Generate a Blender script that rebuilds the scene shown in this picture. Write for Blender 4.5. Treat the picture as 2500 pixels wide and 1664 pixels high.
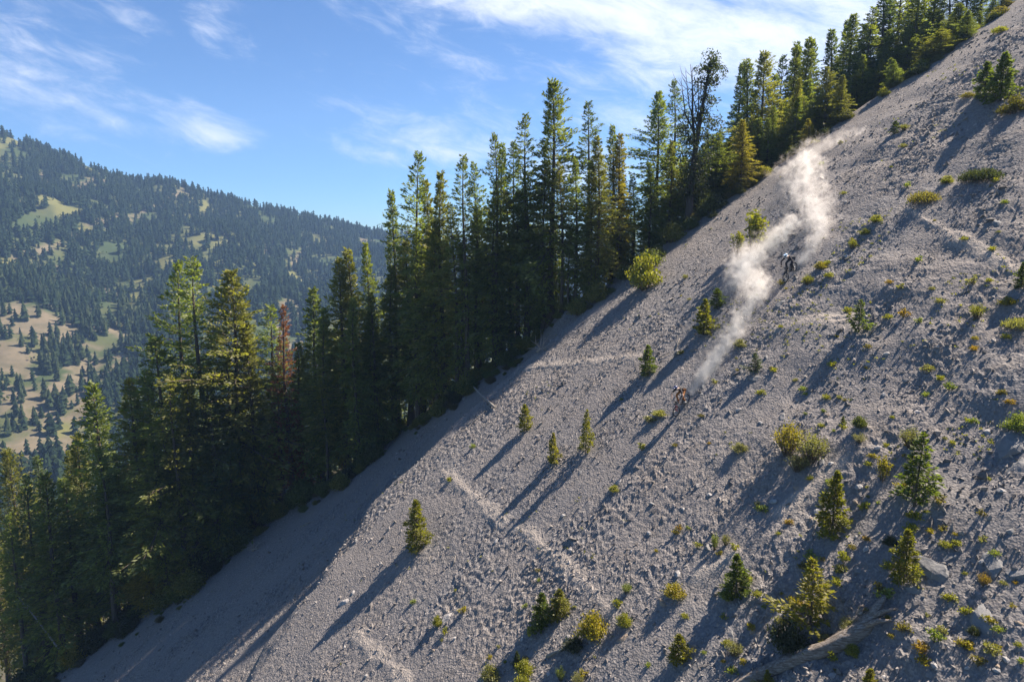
import bpy, bmesh, math, random
import numpy as np
from mathutils import Vector, Matrix

for o in list(bpy.data.objects):
    bpy.data.objects.remove(o, do_unlink=True)
SC = bpy.context.scene
COL = SC.collection
R = math.radians

# ------------------------------------------------------------------ camera
PITCH = R(9.0)
FPX = 1667.0                       # focal length in pixels of the 2500 px wide photograph
CP, SP = math.cos(PITCH), math.sin(PITCH)
cam = bpy.data.cameras.new('camera')
cam.sensor_width = 36.0
cam.lens = 36.0 * FPX / 2500.0
cam.clip_start = 0.5
cam.clip_end = 12000
camo = bpy.data.objects.new('camera', cam)
camo.rotation_euler = (math.pi / 2 - PITCH, 0, 0)
COL.objects.link(camo)
SC.camera = camo

# ------------------------------------------------------------------ light
SUN_EL, SUN_AZ = R(51.0), R(62.5)  # azimuth from +Y towards +X
EXPOSURE = 1.50
SUN_STRENGTH = 5.0
SKY_STRENGTH = 0.050
HAZE_DENSITY = 0.00017

sund = bpy.data.lights.new('sun', 'SUN')
sund.energy = SUN_STRENGTH
sund.angle = R(0.53)
sund.color = (1.0, 0.885, 0.745)
suno = bpy.data.objects.new('sun', sund)
sv = Vector((math.sin(SUN_AZ) * math.cos(SUN_EL), math.cos(SUN_AZ) * math.cos(SUN_EL), math.sin(SUN_EL)))
suno.rotation_euler = sv.to_track_quat('Z', 'Y').to_euler()
suno.location = sv * 200
COL.objects.link(suno)

SC.view_settings.view_transform = 'Standard'
SC.view_settings.look = 'None'
SC.view_settings.exposure = EXPOSURE
SC.view_settings.gamma = 1.0
SC.view_settings.use_curve_mapping = False
cy = SC.cycles
cy.max_bounces = 8
cy.diffuse_bounces = 4
cy.glossy_bounces = 1
cy.transmission_bounces = 5
cy.transparent_max_bounces = 8
cy.volume_bounces = 1
cy.volume_max_steps = 128
cy.caustics_reflective = False
cy.caustics_refractive = False
cy.use_denoising = True
try:
    cy.denoiser = 'OPENIMAGEDENOISE'
    cy.denoising_input_passes = 'RGB_ALBEDO_NORMAL'
    cy.denoising_prefilter = 'ACCURATE'
except Exception:
    pass
cy.sample_clamp_indirect = 6.0


class NT:
    """small node-tree writer"""
    def __init__(s, tree):
        s.t = tree
        tree.nodes.clear()

    def n(s, typ, **kw):
        nd = s.t.nodes.new(typ)
        for k, v in kw.items():
            if k.startswith('i_'):
                nm = k[2:]
                sock = nd.inputs[int(nm)] if nm.isdigit() else nd.inputs[nm.replace('_', ' ')]
                s.put(sock, v)
            else:
                setattr(nd, k, v)
        return nd

    def put(s, sock, v):
        if hasattr(v, 'is_output') and v.is_output:
            s.t.links.new(v, sock)
        else:
            sock.default_value = v

    def math(s, op, a, b=None, c=None, clamp=False):
        nd = s.t.nodes.new('ShaderNodeMath')
        nd.operation = op
        nd.use_clamp = clamp
        for i, v in enumerate((a, b, c)):
            if v is not None:
                s.put(nd.inputs[i], v)
        return nd.outputs[0]

    def vec(s, op, a, b=None):
        nd = s.t.nodes.new('ShaderNodeVectorMath')
        nd.operation = op
        s.put(nd.inputs[0], a)
        if b is not None:
            s.put(nd.inputs[1], b)
        return nd.outputs['Value'] if op in ('DISTANCE', 'LENGTH', 'DOT_PRODUCT') else nd.outputs[0]

    def mix(s, f, a, b, blend='MIX'):
        nd = s.t.nodes.new('ShaderNodeMix')
        nd.data_type = 'RGBA'
        nd.blend_type = blend
        s.put(nd.inputs[0], f)
        s.put(nd.inputs[6], a)
        s.put(nd.inputs[7], b)
        return nd.outputs[2]

    def noise(s, v, scale, detail=3.0, rough=.55, dist=0.0):
        nd = s.t.nodes.new('ShaderNodeTexNoise')
        s.put(nd.inputs['Vector'], v)
        nd.inputs['Scale'].default_value = scale
        nd.inputs['Detail'].default_value = detail
        nd.inputs['Roughness'].default_value = rough
        nd.inputs['Distortion'].default_value = dist
        return nd.outputs[0]

    def ramp(s, f, stops):
        nd = s.t.nodes.new('ShaderNodeValToRGB')
        s.put(nd.inputs[0], f)
        e = nd.color_ramp.elements
        while len(e) < len(stops):
            e.new(.5)
        for q, (p, c) in zip(e, stops):
            q.position = p
            q.color = c if len(c) == 4 else (*c, 1)
        return nd.outputs[0]

    def smooth(s, v, a, b):
        nd = s.t.nodes.new('ShaderNodeMapRange')
        nd.interpolation_type = 'SMOOTHSTEP'
        s.put(nd.inputs[0], v)
        nd.inputs[1].default_value = a
        nd.inputs[2].default_value = b
        return nd.outputs[0]


# ------------------------------------------------------------------ sky
def pix_azel(px, py):
    x = (px - 1250) / FPX
    u = -(py - 832) / FPX
    d = Vector((x, CP + u * SP, u * CP - SP)).normalized()
    return math.atan2(d.x, d.y), math.asin(d.z)


world = bpy.data.worlds.new('World')
SC.world = world
world.use_nodes = True
w = NT(world.node_tree)
sky = w.n('ShaderNodeTexSky', sky_type='NISHITA', sun_disc=False)
sky.sun_elevation = SUN_EL
sky.sun_rotation = SUN_AZ
sky.altitude = 2200
sky.air_density = 1.0
sky.dust_density = 0.6
sky.ozone_density = 3.0
tc = w.n('ShaderNodeTexCoord').outputs['Generated']
sep = w.n('ShaderNodeSeparateXYZ', i_0=tc)
az = w.math('ARCTAN2', sep.outputs[0], sep.outputs[1])
el = w.math('ARCSINE', sep.outputs[2])
cv = w.n('ShaderNodeCombineXYZ', i_0=w.math('MULTIPLY', az, 1.0), i_1=w.math('MULTIPLY_ADD', el, 2.6, w.math('MULTIPLY', az, .55)), i_2=0.37).outputs[0]
warp = w.n('ShaderNodeTexNoise')
w.put(warp.inputs['Vector'], cv)
warp.inputs['Scale'].default_value = 5.0
warp.inputs['Detail'].default_value = 3.0
wv = w.vec('ADD', cv, w.vec('SCALE', w.vec('SUBTRACT', warp.outputs[1], (.5, .5, .5))))
wv.node.inputs[1].links[0].from_node.inputs['Scale'].default_value = 0.10
big = w.noise(wv, 5.5, 4.0, .55)
fine = w.noise(wv, 14.0, 9.0, .68, .35)
tex = w.math('ADD', w.math('MULTIPLY', big, .42), w.math('MULTIPLY', fine, .58))
cov = None
# large cloud banks seen over the ridge: (pixel x, pixel y, half width, half height, tilt, gain)
for (bx, by, hw, hh, tilt, g) in [
        (1230, -10, 330, 95, 0.0, .36), (1560, 30, 260, 110, .25, .42), (1820, 110, 360, 95, .0, .47), (2080, 60, 360, 160, 0, .42),
        (120, 225, 380, 85, .18, .26), (480, 332, 190, 40, .08, .31), (300, 290, 260, 50, .1, .25), (100, 60, 300, 120, 0, .20), (520, 60, 80, 70, .3, .22),
        (1520, 290, 150, 60, .2, .32), (1560, 165, 70, 20, .15, .22), (1100, 340, 320, 70, .1, .29), (1420, 430, 220, 80, .0, .30), (1300, 200, 500, 120, .1, .16), (900, 375, 160, 40, .15, .24),
        (2500, -150, 500, 200, 0, .25)]:
    a0, e0 = pix_azel(bx, by)
    da = w.math('SUBTRACT', az, a0)
    de = w.math('MULTIPLY_ADD', da, tilt, w.math('SUBTRACT', el, e0))
    qa = w.math('POWER', w.math('ABSOLUTE', w.math('MULTIPLY', da, FPX / hw)), 2.0)
    qe = w.math('POWER', w.math('ABSOLUTE', w.math('MULTIPLY', de, FPX / hh)), 2.0)
    gsn = w.math('MULTIPLY', w.math('EXPONENT', w.math('MULTIPLY', w.math('ADD', qa, qe), -1.0)), g)
    cov = gsn if cov is None else w.math('MAXIMUM', cov, gsn)
cl = w.smooth(w.math('ADD', tex, cov), .60, 1.02)
cl = w.math('MULTIPLY', cl, w.smooth(el, -.02, .10))
skyc = w.mix(1.0, sky.outputs[0], (.57, .81, 1.05, 1), 'MULTIPLY')
col = w.mix(w.math('MULTIPLY', cl, 1.0, clamp=True), skyc, (7.8, 8.0, 8.6, 1))
bg = w.n('ShaderNodeBackground', i_Color=col, i_Strength=SKY_STRENGTH)
w.n('ShaderNodeOutputWorld', i_Surface=bg.outputs[0])


# ------------------------------------------------------------------ object helpers
def tag(o, label=None, cat=None, group=None, kind=None):
    if label:
        o['label'] = label
    if cat:
        o['category'] = cat
    if group:
        o['group'] = group
    if kind:
        o['kind'] = kind
    return o


def mesh_np(name, V, F, mat=None, smooth=False, attrs=None):
    """V (n,3) float, F (m,k) int - all faces with k corners"""
    V = np.ascontiguousarray(V, np.float32)
    F = np.ascontiguousarray(F, np.int32)
    me = bpy.data.meshes.new(name)
    n, (m, k) = len(V), F.shape
    me.vertices.add(n)
    me.vertices.foreach_set('co', V.ravel())
    me.loops.add(m * k)
    me.loops.foreach_set('vertex_index', F.ravel())
    me.polygons.add(m)
    me.polygons.foreach_set('loop_start', np.arange(m, dtype=np.int32) * k)
    try:
        me.polygons.foreach_set('loop_total', np.full(m, k, np.int32))
    except Exception:
        pass
    me.polygons.foreach_set('use_smooth', np.full(m, smooth, bool))
    me.update(calc_edges=True)
    for nm, arr in (attrs or {}).items():
        at = me.attributes.new(nm, 'FLOAT', 'POINT')
        at.data.foreach_set('value', np.ascontiguousarray(arr, np.float32))
    if mat:
        me.materials.append(mat)
    return me


def obj(name, me, parent=None, loc=None):
    o = bpy.data.objects.new(name, me)
    COL.objects.link(o)
    if parent:
        o.parent = parent
    if loc is not None:
        o.location = loc
    return o


def empty(name, loc, rz=0.0, sc=None):
    o = bpy.data.objects.new(name, None)
    o.empty_display_size = .3
    COL.objects.link(o)
    o.location = loc
    o.rotation_euler = (0, 0, rz)
    if sc is not None:
        o.scale = sc
    return o


class MB:
    """collects polygons of any size for one mesh"""
    def __init__(s):
        s.v, s.f = [], []

    def add(s, V, F):
        b = len(s.v)
        s.v += [tuple(map(float, p)) for p in V]
        s.f += [tuple(i + b for i in q) for q in F]

    def tube(s, pts, rad, n=6, cap=True, wob=None, rng=None):
        pts = [Vector(p) for p in pts]
        rad = [rad] * len(pts) if isinstance(rad, (int, float)) else list(rad)
        V, F = [], []
        up = Vector((.13, .21, 1)).normalized()
        prev = None
        for i, p in enumerate(pts):
            t = (pts[min(i + 1, len(pts) - 1)] - pts[max(i - 1, 0)]).normalized()
            a = prev if prev is not None else (up if abs(t.dot(up)) < .9 else Vector((1, .1, 0)))
            a = (a - t * a.dot(t)).normalized()
            prev = a
            b = t.cross(a)
            for j in range(n):
                th = 2 * math.pi * j / n
                r = rad[i]
                if wob:
                    r *= 1 + wob * (rng.random() - .5)
                V.append(p + (a * math.cos(th) + b * math.sin(th)) * r)
        for i in range(len(pts) - 1):
            for j in range(n):
                F.append((i * n + j, i * n + (j + 1) % n, (i + 1) * n + (j + 1) % n, (i + 1) * n + j))
        if cap:
            F.append(tuple(range(n - 1, -1, -1)))
            m = (len(pts) - 1) * n
            F.append(tuple(m + j for j in range(n)))
        s.add(V, F)

    def torus(s, c, ax_u, ax_v, Rr, r, nu=28, nv=8, sq=1.0):
        c, u, v = Vector(c), Vector(ax_u).normalized(), Vector(ax_v).normalized()
        wv_ = u.cross(v)
        V, F = [], []
        for i in range(nu):
            th = 2 * math.pi * i / nu
            d = u * math.cos(th) + v * math.sin(th)
            for j in range(nv):
                ph = 2 * math.pi * j / nv
                V.append(c + d * (Rr + r * math.cos(ph)) + wv_ * (r * sq * math.sin(ph)))
        for i in range(nu):
            for j in range(nv):
                F.append((i * nv + j, ((i + 1) % nu) * nv + j, ((i + 1) % nu) * nv + (j + 1) % nv, i * nv + (j + 1) % nv))
        s.add(V, F)

    def ball(s, c, rx, ry, rz, nu=12, nv=8, M=None):
        c = Vector(c)
        V, F = [], []
        for i in range(nv + 1):
            th = math.pi * i / nv
            for j in range(nu):
                ph = 2 * math.pi * j / nu
                p = Vector((rx * math.sin(th) * math.cos(ph), ry * math.sin(th) * math.sin(ph), rz * math.cos(th)))
                V.append(c + (M @ p if M else p))
        for i in range(nv):
            for j in range(nu):
                F.append((i * nu + j, (i + 1) * nu + j, (i + 1) * nu + (j + 1) % nu, i * nu + (j + 1) % nu))
        s.add(V, F)

    def box(s, c, dx, dy, dz, M=None):
        c = Vector(c)
        V = []
        for sx in (-1, 1):
            for sy in (-1, 1):
                for sz in (-1, 1):
                    p = Vector((sx * dx / 2, sy * dy / 2, sz * dz / 2))
                    V.append(c + (M @ p if M else p))
        s.add(V, [(0, 1, 3, 2), (4, 6, 7, 5), (0, 4, 5, 1), (2, 3, 7, 6), (0, 2, 6, 4), (1, 5, 7, 3)])

    def mesh(s, name, mat, smooth=True):
        me = bpy.data.meshes.new(name)
        me.from_pydata(s.v, [], s.f)
        me.polygons.foreach_set('use_smooth', [smooth] * len(s.f))
        me.materials.append(mat)
        me.update()
        return me

    def build(s, name, mat, parent=None, smooth=True):
        return obj(name, s.mesh(name, mat, smooth), parent)


# ------------------------------------------------------------------ numpy noise
def _hash(ix, iy, seed):
    h = (ix.astype(np.int64) * 374761393 + iy.astype(np.int64) * 668265263 + seed * 1274126177) & 0xFFFFFFFF
    h = ((h ^ (h >> 13)) * 1274126177) & 0xFFFFFFFF
    h = ((h ^ (h >> 16)) * 2246822519) & 0xFFFFFFFF
    return h ^ (h >> 15)


def gnoise(x, y, seed=0):
    x = np.asarray(x, np.float64)
    y = np.asarray(y, np.float64)
    x, y = np.broadcast_arrays(x, y)
    x0, y0 = np.floor(x), np.floor(y)
    fx, fy = x - x0, y - y0
    ux, uy = fx * fx * fx * (fx * (fx * 6 - 15) + 10), fy * fy * fy * (fy * (fy * 6 - 15) + 10)

    def g(dx, dy):
        a = _hash(x0 + dx, y0 + dy, seed) * (2 * np.pi / 4294967296.0)
        return np.cos(a) * (fx - dx) + np.sin(a) * (fy - dy)
    return 1.5 * ((g(0, 0) * (1 - ux) + g(1, 0) * ux) * (1 - uy) + (g(0, 1) * (1 - ux) + g(1, 1) * ux) * uy)


def fbm(x, y, seed=0, octv=4, gain=.5):
    s, a = 0, 1.0
    for i in range(octv):
        s = s + a * gnoise(x * 2 ** i + 17.3 * i, y * 2 ** i - 9.1 * i, seed + i)
        a *= gain
    return s


def sstep(v, a, b):
    t = np.clip((v - a) / (b - a), 0, 1)
    return t * t * (3 - 2 * t)


# ------------------------------------------------------------------ terrain shape
def ray(px, py):
    X = (px - 1250) / FPX
    U = -(py - 832) / FPX
    return np.array([X, CP + U * SP, U * CP - SP])


def project(p):
    x, y, z = p[..., 0], p[..., 1], p[..., 2]
    dep = y * CP - z * SP
    up = y * SP + z * CP
    return 1250 + FPX * x / dep, 832 - FPX * up / dep


ANCH = ray(1655, 1010) * 46.6
GX, GY = .647, .403


def gyint(y):
    y0, y1, g1 = 45., 80., .12
    t = np.clip(y - y0, 0, y1 - y0)
    s = (g1 - GY) / (y1 - y0)
    return GY * (np.minimum(y, y0) - ANCH[1]) + GY * t + .5 * s * t * t + g1 * np.maximum(y - y1, 0)


def HP(x, y):
    return ANCH[2] + GX * (x - ANCH[0]) + gyint(y)


def _onplane(px, py):
    d = ray(px, py)
    lo, hi = 5.0, 200.0
    for _ in range(40):
        m = (lo + hi) / 2
        q = d * m
        if q[2] < HP(q[0], q[1]):
            hi = m
        else:
            lo = m
    return d * hi


# steeper bank shaped into the slope to widen the shade by the lower forest
ROLL = np.array(sorted([tuple(_onplane(*p)[1::-1]) for p in [(1470, 730), (1330, 850), (1200, 960), (1000, 1150), (860, 1330), (740, 1500), (650, 1640), (560, 1790)]]))


def H0(x, y):
    x = np.asarray(x, float)
    wob = 1.6 * gnoise(x * .16, np.asarray(y, float) * .16, 131) + .7 * gnoise(x * .5, np.asarray(y, float) * .5, 132)
    dl = np.maximum(np.interp(y, ROLL[:, 0], ROLL[:, 1]) - x + wob - .6, 0)
    return HP(x, y) - (2.4 + 2.6 * sstep(-x, 2.0, 16.0)) * sstep(dl, 0.0, 8.0)


def hit(px, py, H=H0, t=5.0, dt=.25, tmax=170):
    """where the viewing ray of a photograph pixel meets a height function"""
    d = ray(px, py)
    for _ in range(4):
        ts = np.arange(t, tmax + dt, dt)
        p = ts[:, None] * d
        below = np.nonzero(p[:, 2] < H(p[:, 0], p[:, 1]))[0]
        if len(below) == 0:
            return d * tmax
        tmax = float(ts[below[0]])
        t = max(tmax - dt, 1.0)
        dt = dt / 12.0
    return d * tmax


EDGE = [(-60, 1760), (100, 1664), (260, 1560), (480, 1425), (640, 1290), (720, 1225), (850, 1170), (960, 1062), (1060, 1010), (1150, 950),
        (1220, 890), (1320, 822), (1400, 757), (1470, 715), (1540, 665), (1602, 622), (1677, 562), (1761, 502), (1846, 456), (1910, 408),
        (1995, 350), (2080, 284), (2164, 230), (2260, 174), (2377, 92), (2472, 21), (2560, -60)]
EP = np.array([hit(*e) for e in EDGE])
EX, EY = EP[:, 0], EP[:, 1]


def yc(x):
    x = np.asarray(x, float)
    return np.interp(x, EX, EY) + (.55 * gnoise(x * .33, 0 * x + 3.3, 141) + .35 * gnoise(x * 1.1, 0 * x + 7.7, 142)) * (1 - .6 * sstep(x, 18., 40.))


def H(x, y):
    """macro height: open scree up to the crest line, forest floor rolling away behind it"""
    x = np.asarray(x, float)
    y = np.asarray(y, float)
    c = yc(x)
    d = y - c
    base = H0(x, np.minimum(y, c))
    g0 = np.where(c < 80, GY + (0.12 - GY) * np.clip((c - 45) / 35, 0, 1), .12)
    t = np.clip(d, 0, 3.0)
    z = base + g0 * (t - t * t / 6.0)
    t2 = np.clip(d - 1.0, 0, 34)
    z = z - .5 * .017 * t2 * t2 - np.maximum(d - 35, 0) * .578
    z = z - sstep(x, 2., 34.) * .55 * np.maximum(d - .8, 0) * sstep(d, .3, 5.)
    return np.maximum(z, -177.0 + 0 * z)


TRAILS = [[(1076, 1150), (1130, 1195), (1180, 1240), (1225, 1275)], [(1262, 1292), (1320, 1335), (1385, 1385), (1440, 1440), (1490, 1500)],
          [(1290, 897), (1400, 890), (1560, 872)], [(2215, 515), (2300, 560), (2380, 600), (2440, 635), (2510, 668)],
          [(865, 1555), (900, 1590), (940, 1620), (990, 1668)], [(1880, 815), (1960, 790), (2060, 775)], [(1700, 1400), (1760, 1380), (1800, 1350)],
          [(1900, 1250), (2000, 1180), (2060, 1130)]]
TRW = [np.array([hit(*p)[:2] for p in t]) for t in TRAILS]


def trail_mask(x, y):
    m = np.zeros(np.shape(x))
    s = np.zeros(np.shape(x))
    wob = .35 * gnoise(x * .5, y * .5, 71) + .12 * gnoise(x * 2.1, y * 2.1, 72)
    for t in TRW:
        for a, b in zip(t[:-1], t[1:]):
            ab = b - a
            L = np.hypot(*ab)
            u = np.clip(((x - a[0]) * ab[0] + (y - a[1]) * ab[1]) / L ** 2, 0, 1)
            d = np.hypot(x - a[0] - u * ab[0], y - a[1] - u * ab[1]) + wob
            up = ((x - a[0] - u * ab[0]) * .85 + (y - a[1] - u * ab[1]) * .53)
            k = np.exp(-(d / .36) ** 2)
            m = np.maximum(m, k)
            s = np.where(k >= m, up, s)
    return m, s


RUN = np.array([hit(*p)[:2] for p in [(1500, 1160), (1655, 1010), (1790, 830), (1925, 665), (2010, 560), (2110, 320)]])
DOWN = np.array([-.849, -.529])       # fall line, downhill


def chute(x, y):
    """0 in the fine-grained chutes that run down the fall line, 1 on the coarse bands between them"""
    s = x * .849 + y * .529
    k = -x * .529 + y * .849
    return sstep(gnoise(k * .30 + .6 * gnoise(s * .07, k * .07, 201), s * .035, 202) + .5 * gnoise(k * .8, s * .07, 203), -.35, .35)


def detail(x, y):
    """relief of the loose scree in metres"""
    c = yc(x)
    d = c - y
    px = 1250 + FPX * x / np.maximum(y * CP - H0(x, y) * SP, 1)
    smoothband = sstep(d, 2.0, 9.0) * .8 + .2
    right = sstep(px, 1500, 2250)
    run = np.full(np.shape(x), 99.)
    for a, b in zip(RUN[:-1], RUN[1:]):
        ab = b - a
        u = np.clip(((x - a[0]) * ab[0] + (y - a[1]) * ab[1]) / np.dot(ab, ab), 0, 1)
        run = np.minimum(run, np.hypot(x - a[0] - u * ab[0], y - a[1] - u * ab[1]))
    runm = 1 - sstep(run, .6, 2.6)
    patch = sstep(fbm(x * .11, y * .11, 5, 3), -.45, .35)
    amp = smoothband * (.40 + .60 * patch) * (1 - .75 * runm) * (.52 + .78 * chute(x, y))
    # downhill / contour coordinates stretch the hummocks a little along the contour
    s = x * .849 + y * .529
    k = -x * .529 + y * .849
    h = .34 * (.2 + .8 * right) * smoothband * fbm(s * .28, k * .17, 11, 2)
    h = h + amp * (.55 + .75 * right) * .095 * fbm(s * .95, k * .65, 21, 2)
    b = gnoise(s * 3.0 + .5 * gnoise(k, s, 34), k * 2.3, 31)
    h = h + amp * .062 * (1 - np.abs(b) * 1.8) * .9
    h = h + amp * .066 * gnoise(s * 3.7, k * 2.9, 41)
    h = h + (amp * .8 + .2) * .036 * gnoise(s * 6.4, k * 5.6, 51)
    # short steps left by hooves and sliding stones: steeper on the downhill side
    tm, ts = trail_mask(x, y)
    h = h * (1 - .5 * tm) + .12 * tm
    rill = gnoise(k * .9 + .25 * gnoise(s * .2, k * .2, 63), s * .06, 61)
    h = h + .07 * smoothband * rill
    return h


def ground(x, y):
    return H(x, y) + (detail(np.asarray(x, float), np.asarray(y, float)) if np.ndim(x) else float(detail(np.array([x]), np.array([y]))[0]))


def gpix(px, py):
    p = hit(px, py, H, dt=.4)
    p[2] = ground(p[0], p[1])
    return p


def pxm(p):
    """pixels of the photograph per metre at a point"""
    return FPX / (p[1] * CP - p[2] * SP)


# ------------------------------------------------------------------ materials
def material(name):
    m = bpy.data.materials.new(name)
    m.use_nodes = True
    return m, NT(m.node_tree)


def simple(name, colr, rough=.6, metal=0.0, var=.15, scale=8.0, bump=0.0):
    m, t = material(name)
    co = t.n('ShaderNodeTexCoord').outputs['Object']
    nz = t.noise(co, scale, 4)
    c = t.mix(nz, tuple(v * (1 - var) for v in colr) + (1,), tuple(min(1, v * (1 + var)) for v in colr) + (1,))
    b = t.n('ShaderNodeBsdfPrincipled', i_Base_Color=c, i_Roughness=rough, i_Metallic=metal)
    if bump:
        bn = t.n('ShaderNodeBump', i_Strength=bump, i_Distance=.02, i_Height=t.noise(co, scale * 3, 4))
        t.put(b.inputs['Normal'], bn.outputs[0])
    t.n('ShaderNodeOutputMaterial', i_Surface=b.outputs[0])
    return m


def foliage_mat(name, transl=.62, tint=(1.15, 1.22, .42), gloss=.025):
    m, t = material(name)
    oc = t.n('ShaderNodeObjectInfo')
    tone = t.n('ShaderNodeAttribute', attribute_name='tone').outputs['Fac']
    hsv = t.n('ShaderNodeHueSaturation', i_Hue=t.math('MULTIPLY_ADD', tone, -.035, .5175), i_Saturation=1.0,
              i_Value=t.math('MULTIPLY_ADD', tone, .9, .55), i_Color=oc.outputs['Color'])
    c = hsv.outputs[0]
    d = t.n('ShaderNodeBsdfDiffuse', i_Color=c)
    tr = t.n('ShaderNodeBsdfTranslucent', i_Color=t.mix(1.0, c, (*tint, 1), 'MULTIPLY'))
    mx = t.n('ShaderNodeMixShader', i_0=transl, i_1=d.outputs[0], i_2=tr.outputs[0])
    gl = t.n('ShaderNodeBsdfGlossy', i_Color=(1, 1, 1, 1), i_Roughness=.55)
    m2 = t.n('ShaderNodeMixShader', i_0=gloss, i_1=mx.outputs[0], i_2=gl.outputs[0])
    t.n('ShaderNodeOutputMaterial', i_Surface=m2.outputs[0])
    return m


M_NEEDLE = foliage_mat('needles')
M_LEAF = foliage_mat('leaves', .45, (1.25, 1.3, .4))
M_FAR = foliage_mat('far_needles', .35, (1.1, 1.2, .5), 0.0)
M_BARK = simple('bark', (.085, .066, .052), .95, var=.35, scale=3.0)
M_DEAD = simple('bleached_wood', (.24, .215, .19), .9, var=.25, scale=6.0, bump=.5)
M_STEM = simple('stems', (.12, .09, .06), .9)


def scree_material():
    m, t = material('scree')
    geo = t.n('ShaderNodeNewGeometry')
    p = geo.outputs['Position']
    trail = t.n('ShaderNodeAttribute', attribute_name='trail').outputs['Fac']
    c1 = t.noise(p, .09, 3)
    c2 = t.noise(p, .7, 4)
    c3 = t.noise(p, 6.0, 3, .7)
    vor = t.n('ShaderNodeTexVoronoi', i_Vector=p, i_Scale=9.0)
    vor.feature = 'F1'
    vcol = t.n('ShaderNodeSeparateColor', i_0=vor.outputs['Color']).outputs[0]
    a = t.mix(t.smooth(c1, .35, .65), (.215, .194, .182, 1), (.176, .174, .180, 1))
    a = t.mix(t.math('MULTIPLY', t.smooth(c2, .42, .70), .5), a, (.205, .172, .142, 1))
    a = t.mix(t.math('MULTIPLY', t.smooth(c3, .35, .75), .55), a, (.100, .092, .092, 1))
    a = t.mix(t.math('MULTIPLY', t.smooth(vcol, .45, 1.0), .55), a, (.33, .295, .275, 1))
    chu = t.n('ShaderNodeAttribute', attribute_name='chute').outputs['Fac']
    a = t.mix(t.math('MULTIPLY_ADD', chu, -.45, .45), a, (.225, .205, .195, 1))
    a = t.mix(t.math('MULTIPLY', trail, .8), a, (.38, .33, .285, 1))
    h = t.math('ADD', t.math('MULTIPLY', t.noise(p, 5.0, 5, .7), 1.0), t.math('MULTIPLY', vor.outputs['Distance'], .5))
    bn = t.n('ShaderNodeBump', i_Strength=.85, i_Distance=.10, i_Height=h)
    b = t.n('ShaderNodeBsdfPrincipled', i_Base_Color=a, i_Roughness=.95, i_Normal=bn.outputs[0])
    b.inputs['Specular IOR Level'].default_value = .15
    t.n('ShaderNodeOutputMaterial', i_Surface=b.outputs[0])
    return m


def stone_material(name, ca, cb, cc, sc=3.0):
    m, t = material(name)
    p = t.n('ShaderNodeNewGeometry').outputs['Position']
    ri = t.n('ShaderNodeNewGeometry').outputs['Random Per Island']
    a = t.mix(t.smooth(ri, .1, .9), (*ca, 1), (*cb, 1))
    a = t.mix(t.math('MULTIPLY', t.smooth(t.noise(p, sc, 5, .65), .4, .7), .6), a, (*cc, 1))
    bn = t.n('ShaderNodeBump', i_Strength=.7, i_Distance=.06, i_Height=t.noise(p, sc * 2.2, 6, .65))
    b = t.n('ShaderNodeBsdfPrincipled', i_Base_Color=a, i_Roughness=.9, i_Normal=bn.outputs[0])
    t.n('ShaderNodeOutputMaterial', i_Surface=b.outputs[0])
    return m


M_SCREE = scree_material()
M_GRAVEL = stone_material('gravel_stone', (.115, .107, .105), (.33, .30, .28), (.205, .172, .15), 6.0)
M_ROCK = stone_material('grey_rock', (.15, .152, .16), (.19, .184, .18), (.27, .255, .245), 3.0)
M_ROCKTAN = stone_material('tan_rock', (.25, .18, .13), (.31, .24, .18), (.20, .165, .14), 3.5)
M_ROCKPALE = stone_material('pale_rock', (.33, .305, .29), (.38, .355, .335), (.22, .205, .20), 4.0)


def litter_material():
    m, t = material('forest_litter')
    p = t.n('ShaderNodeNewGeometry').outputs['Position']
    a = t.ramp(t.noise(p, .6, 5, .65), [(.3, (.030, .026, .018)), (.5, (.055, .055, .022)), (.62, (.075, .058, .036)), (.8, (.11, .085, .055))])
    bn = t.n('ShaderNodeBump', i_Strength=.9, i_Distance=.2, i_Height=t.noise(p, 2.5, 6, .7))
    b = t.n('ShaderNodeBsdfPrincipled', i_Base_Color=a, i_Roughness=1.0, i_Normal=bn.outputs[0])
    t.n('ShaderNodeOutputMaterial', i_Surface=b.outputs[0])
    return m


M_LITTER = litter_material()


def mountain_material():
    m, t = material('mountain_ground')
    p = t.n('ShaderNodeNewGeometry').outputs['Position']
    bare = t.n('ShaderNodeAttribute', attribute_name='bare').outputs['Fac']
    mead = t.n('ShaderNodeAttribute', attribute_name='meadow').outputs['Fac']
    n1 = t.noise(p, .012, 5, .6)
    n2 = t.noise(p, .09, 5, .65)
    n3 = t.noise(p, .35, 4, .7)
    a = t.mix(t.smooth(n1, .38, .62), (.045, .062, .028, 1), (.085, .090, .040, 1))
    a = t.mix(t.math('MULTIPLY', t.smooth(n2, .5, .72), .7), a, (.045, .065, .030, 1))
    tan_ = t.mix(t.smooth(n2, .35, .7), (.155, .128, .088, 1), (.105, .092, .060, 1))
    tan_ = t.mix(t.math('MULTIPLY', t.smooth(n3, .5, .75), .5), tan_, (.13, .11, .06, 1))
    a = t.mix(bare, a, tan_)
    a = t.mix(mead, a, t.mix(n2, (.095, .105, .040, 1), (.150, .138, .058, 1)))
    b = t.n('ShaderNodeBsdfDiffuse', i_Color=a)
    t.n('ShaderNodeOutputMaterial', i_Surface=b.outputs[0])
    return m


M_MOUNT = mountain_material()


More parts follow.
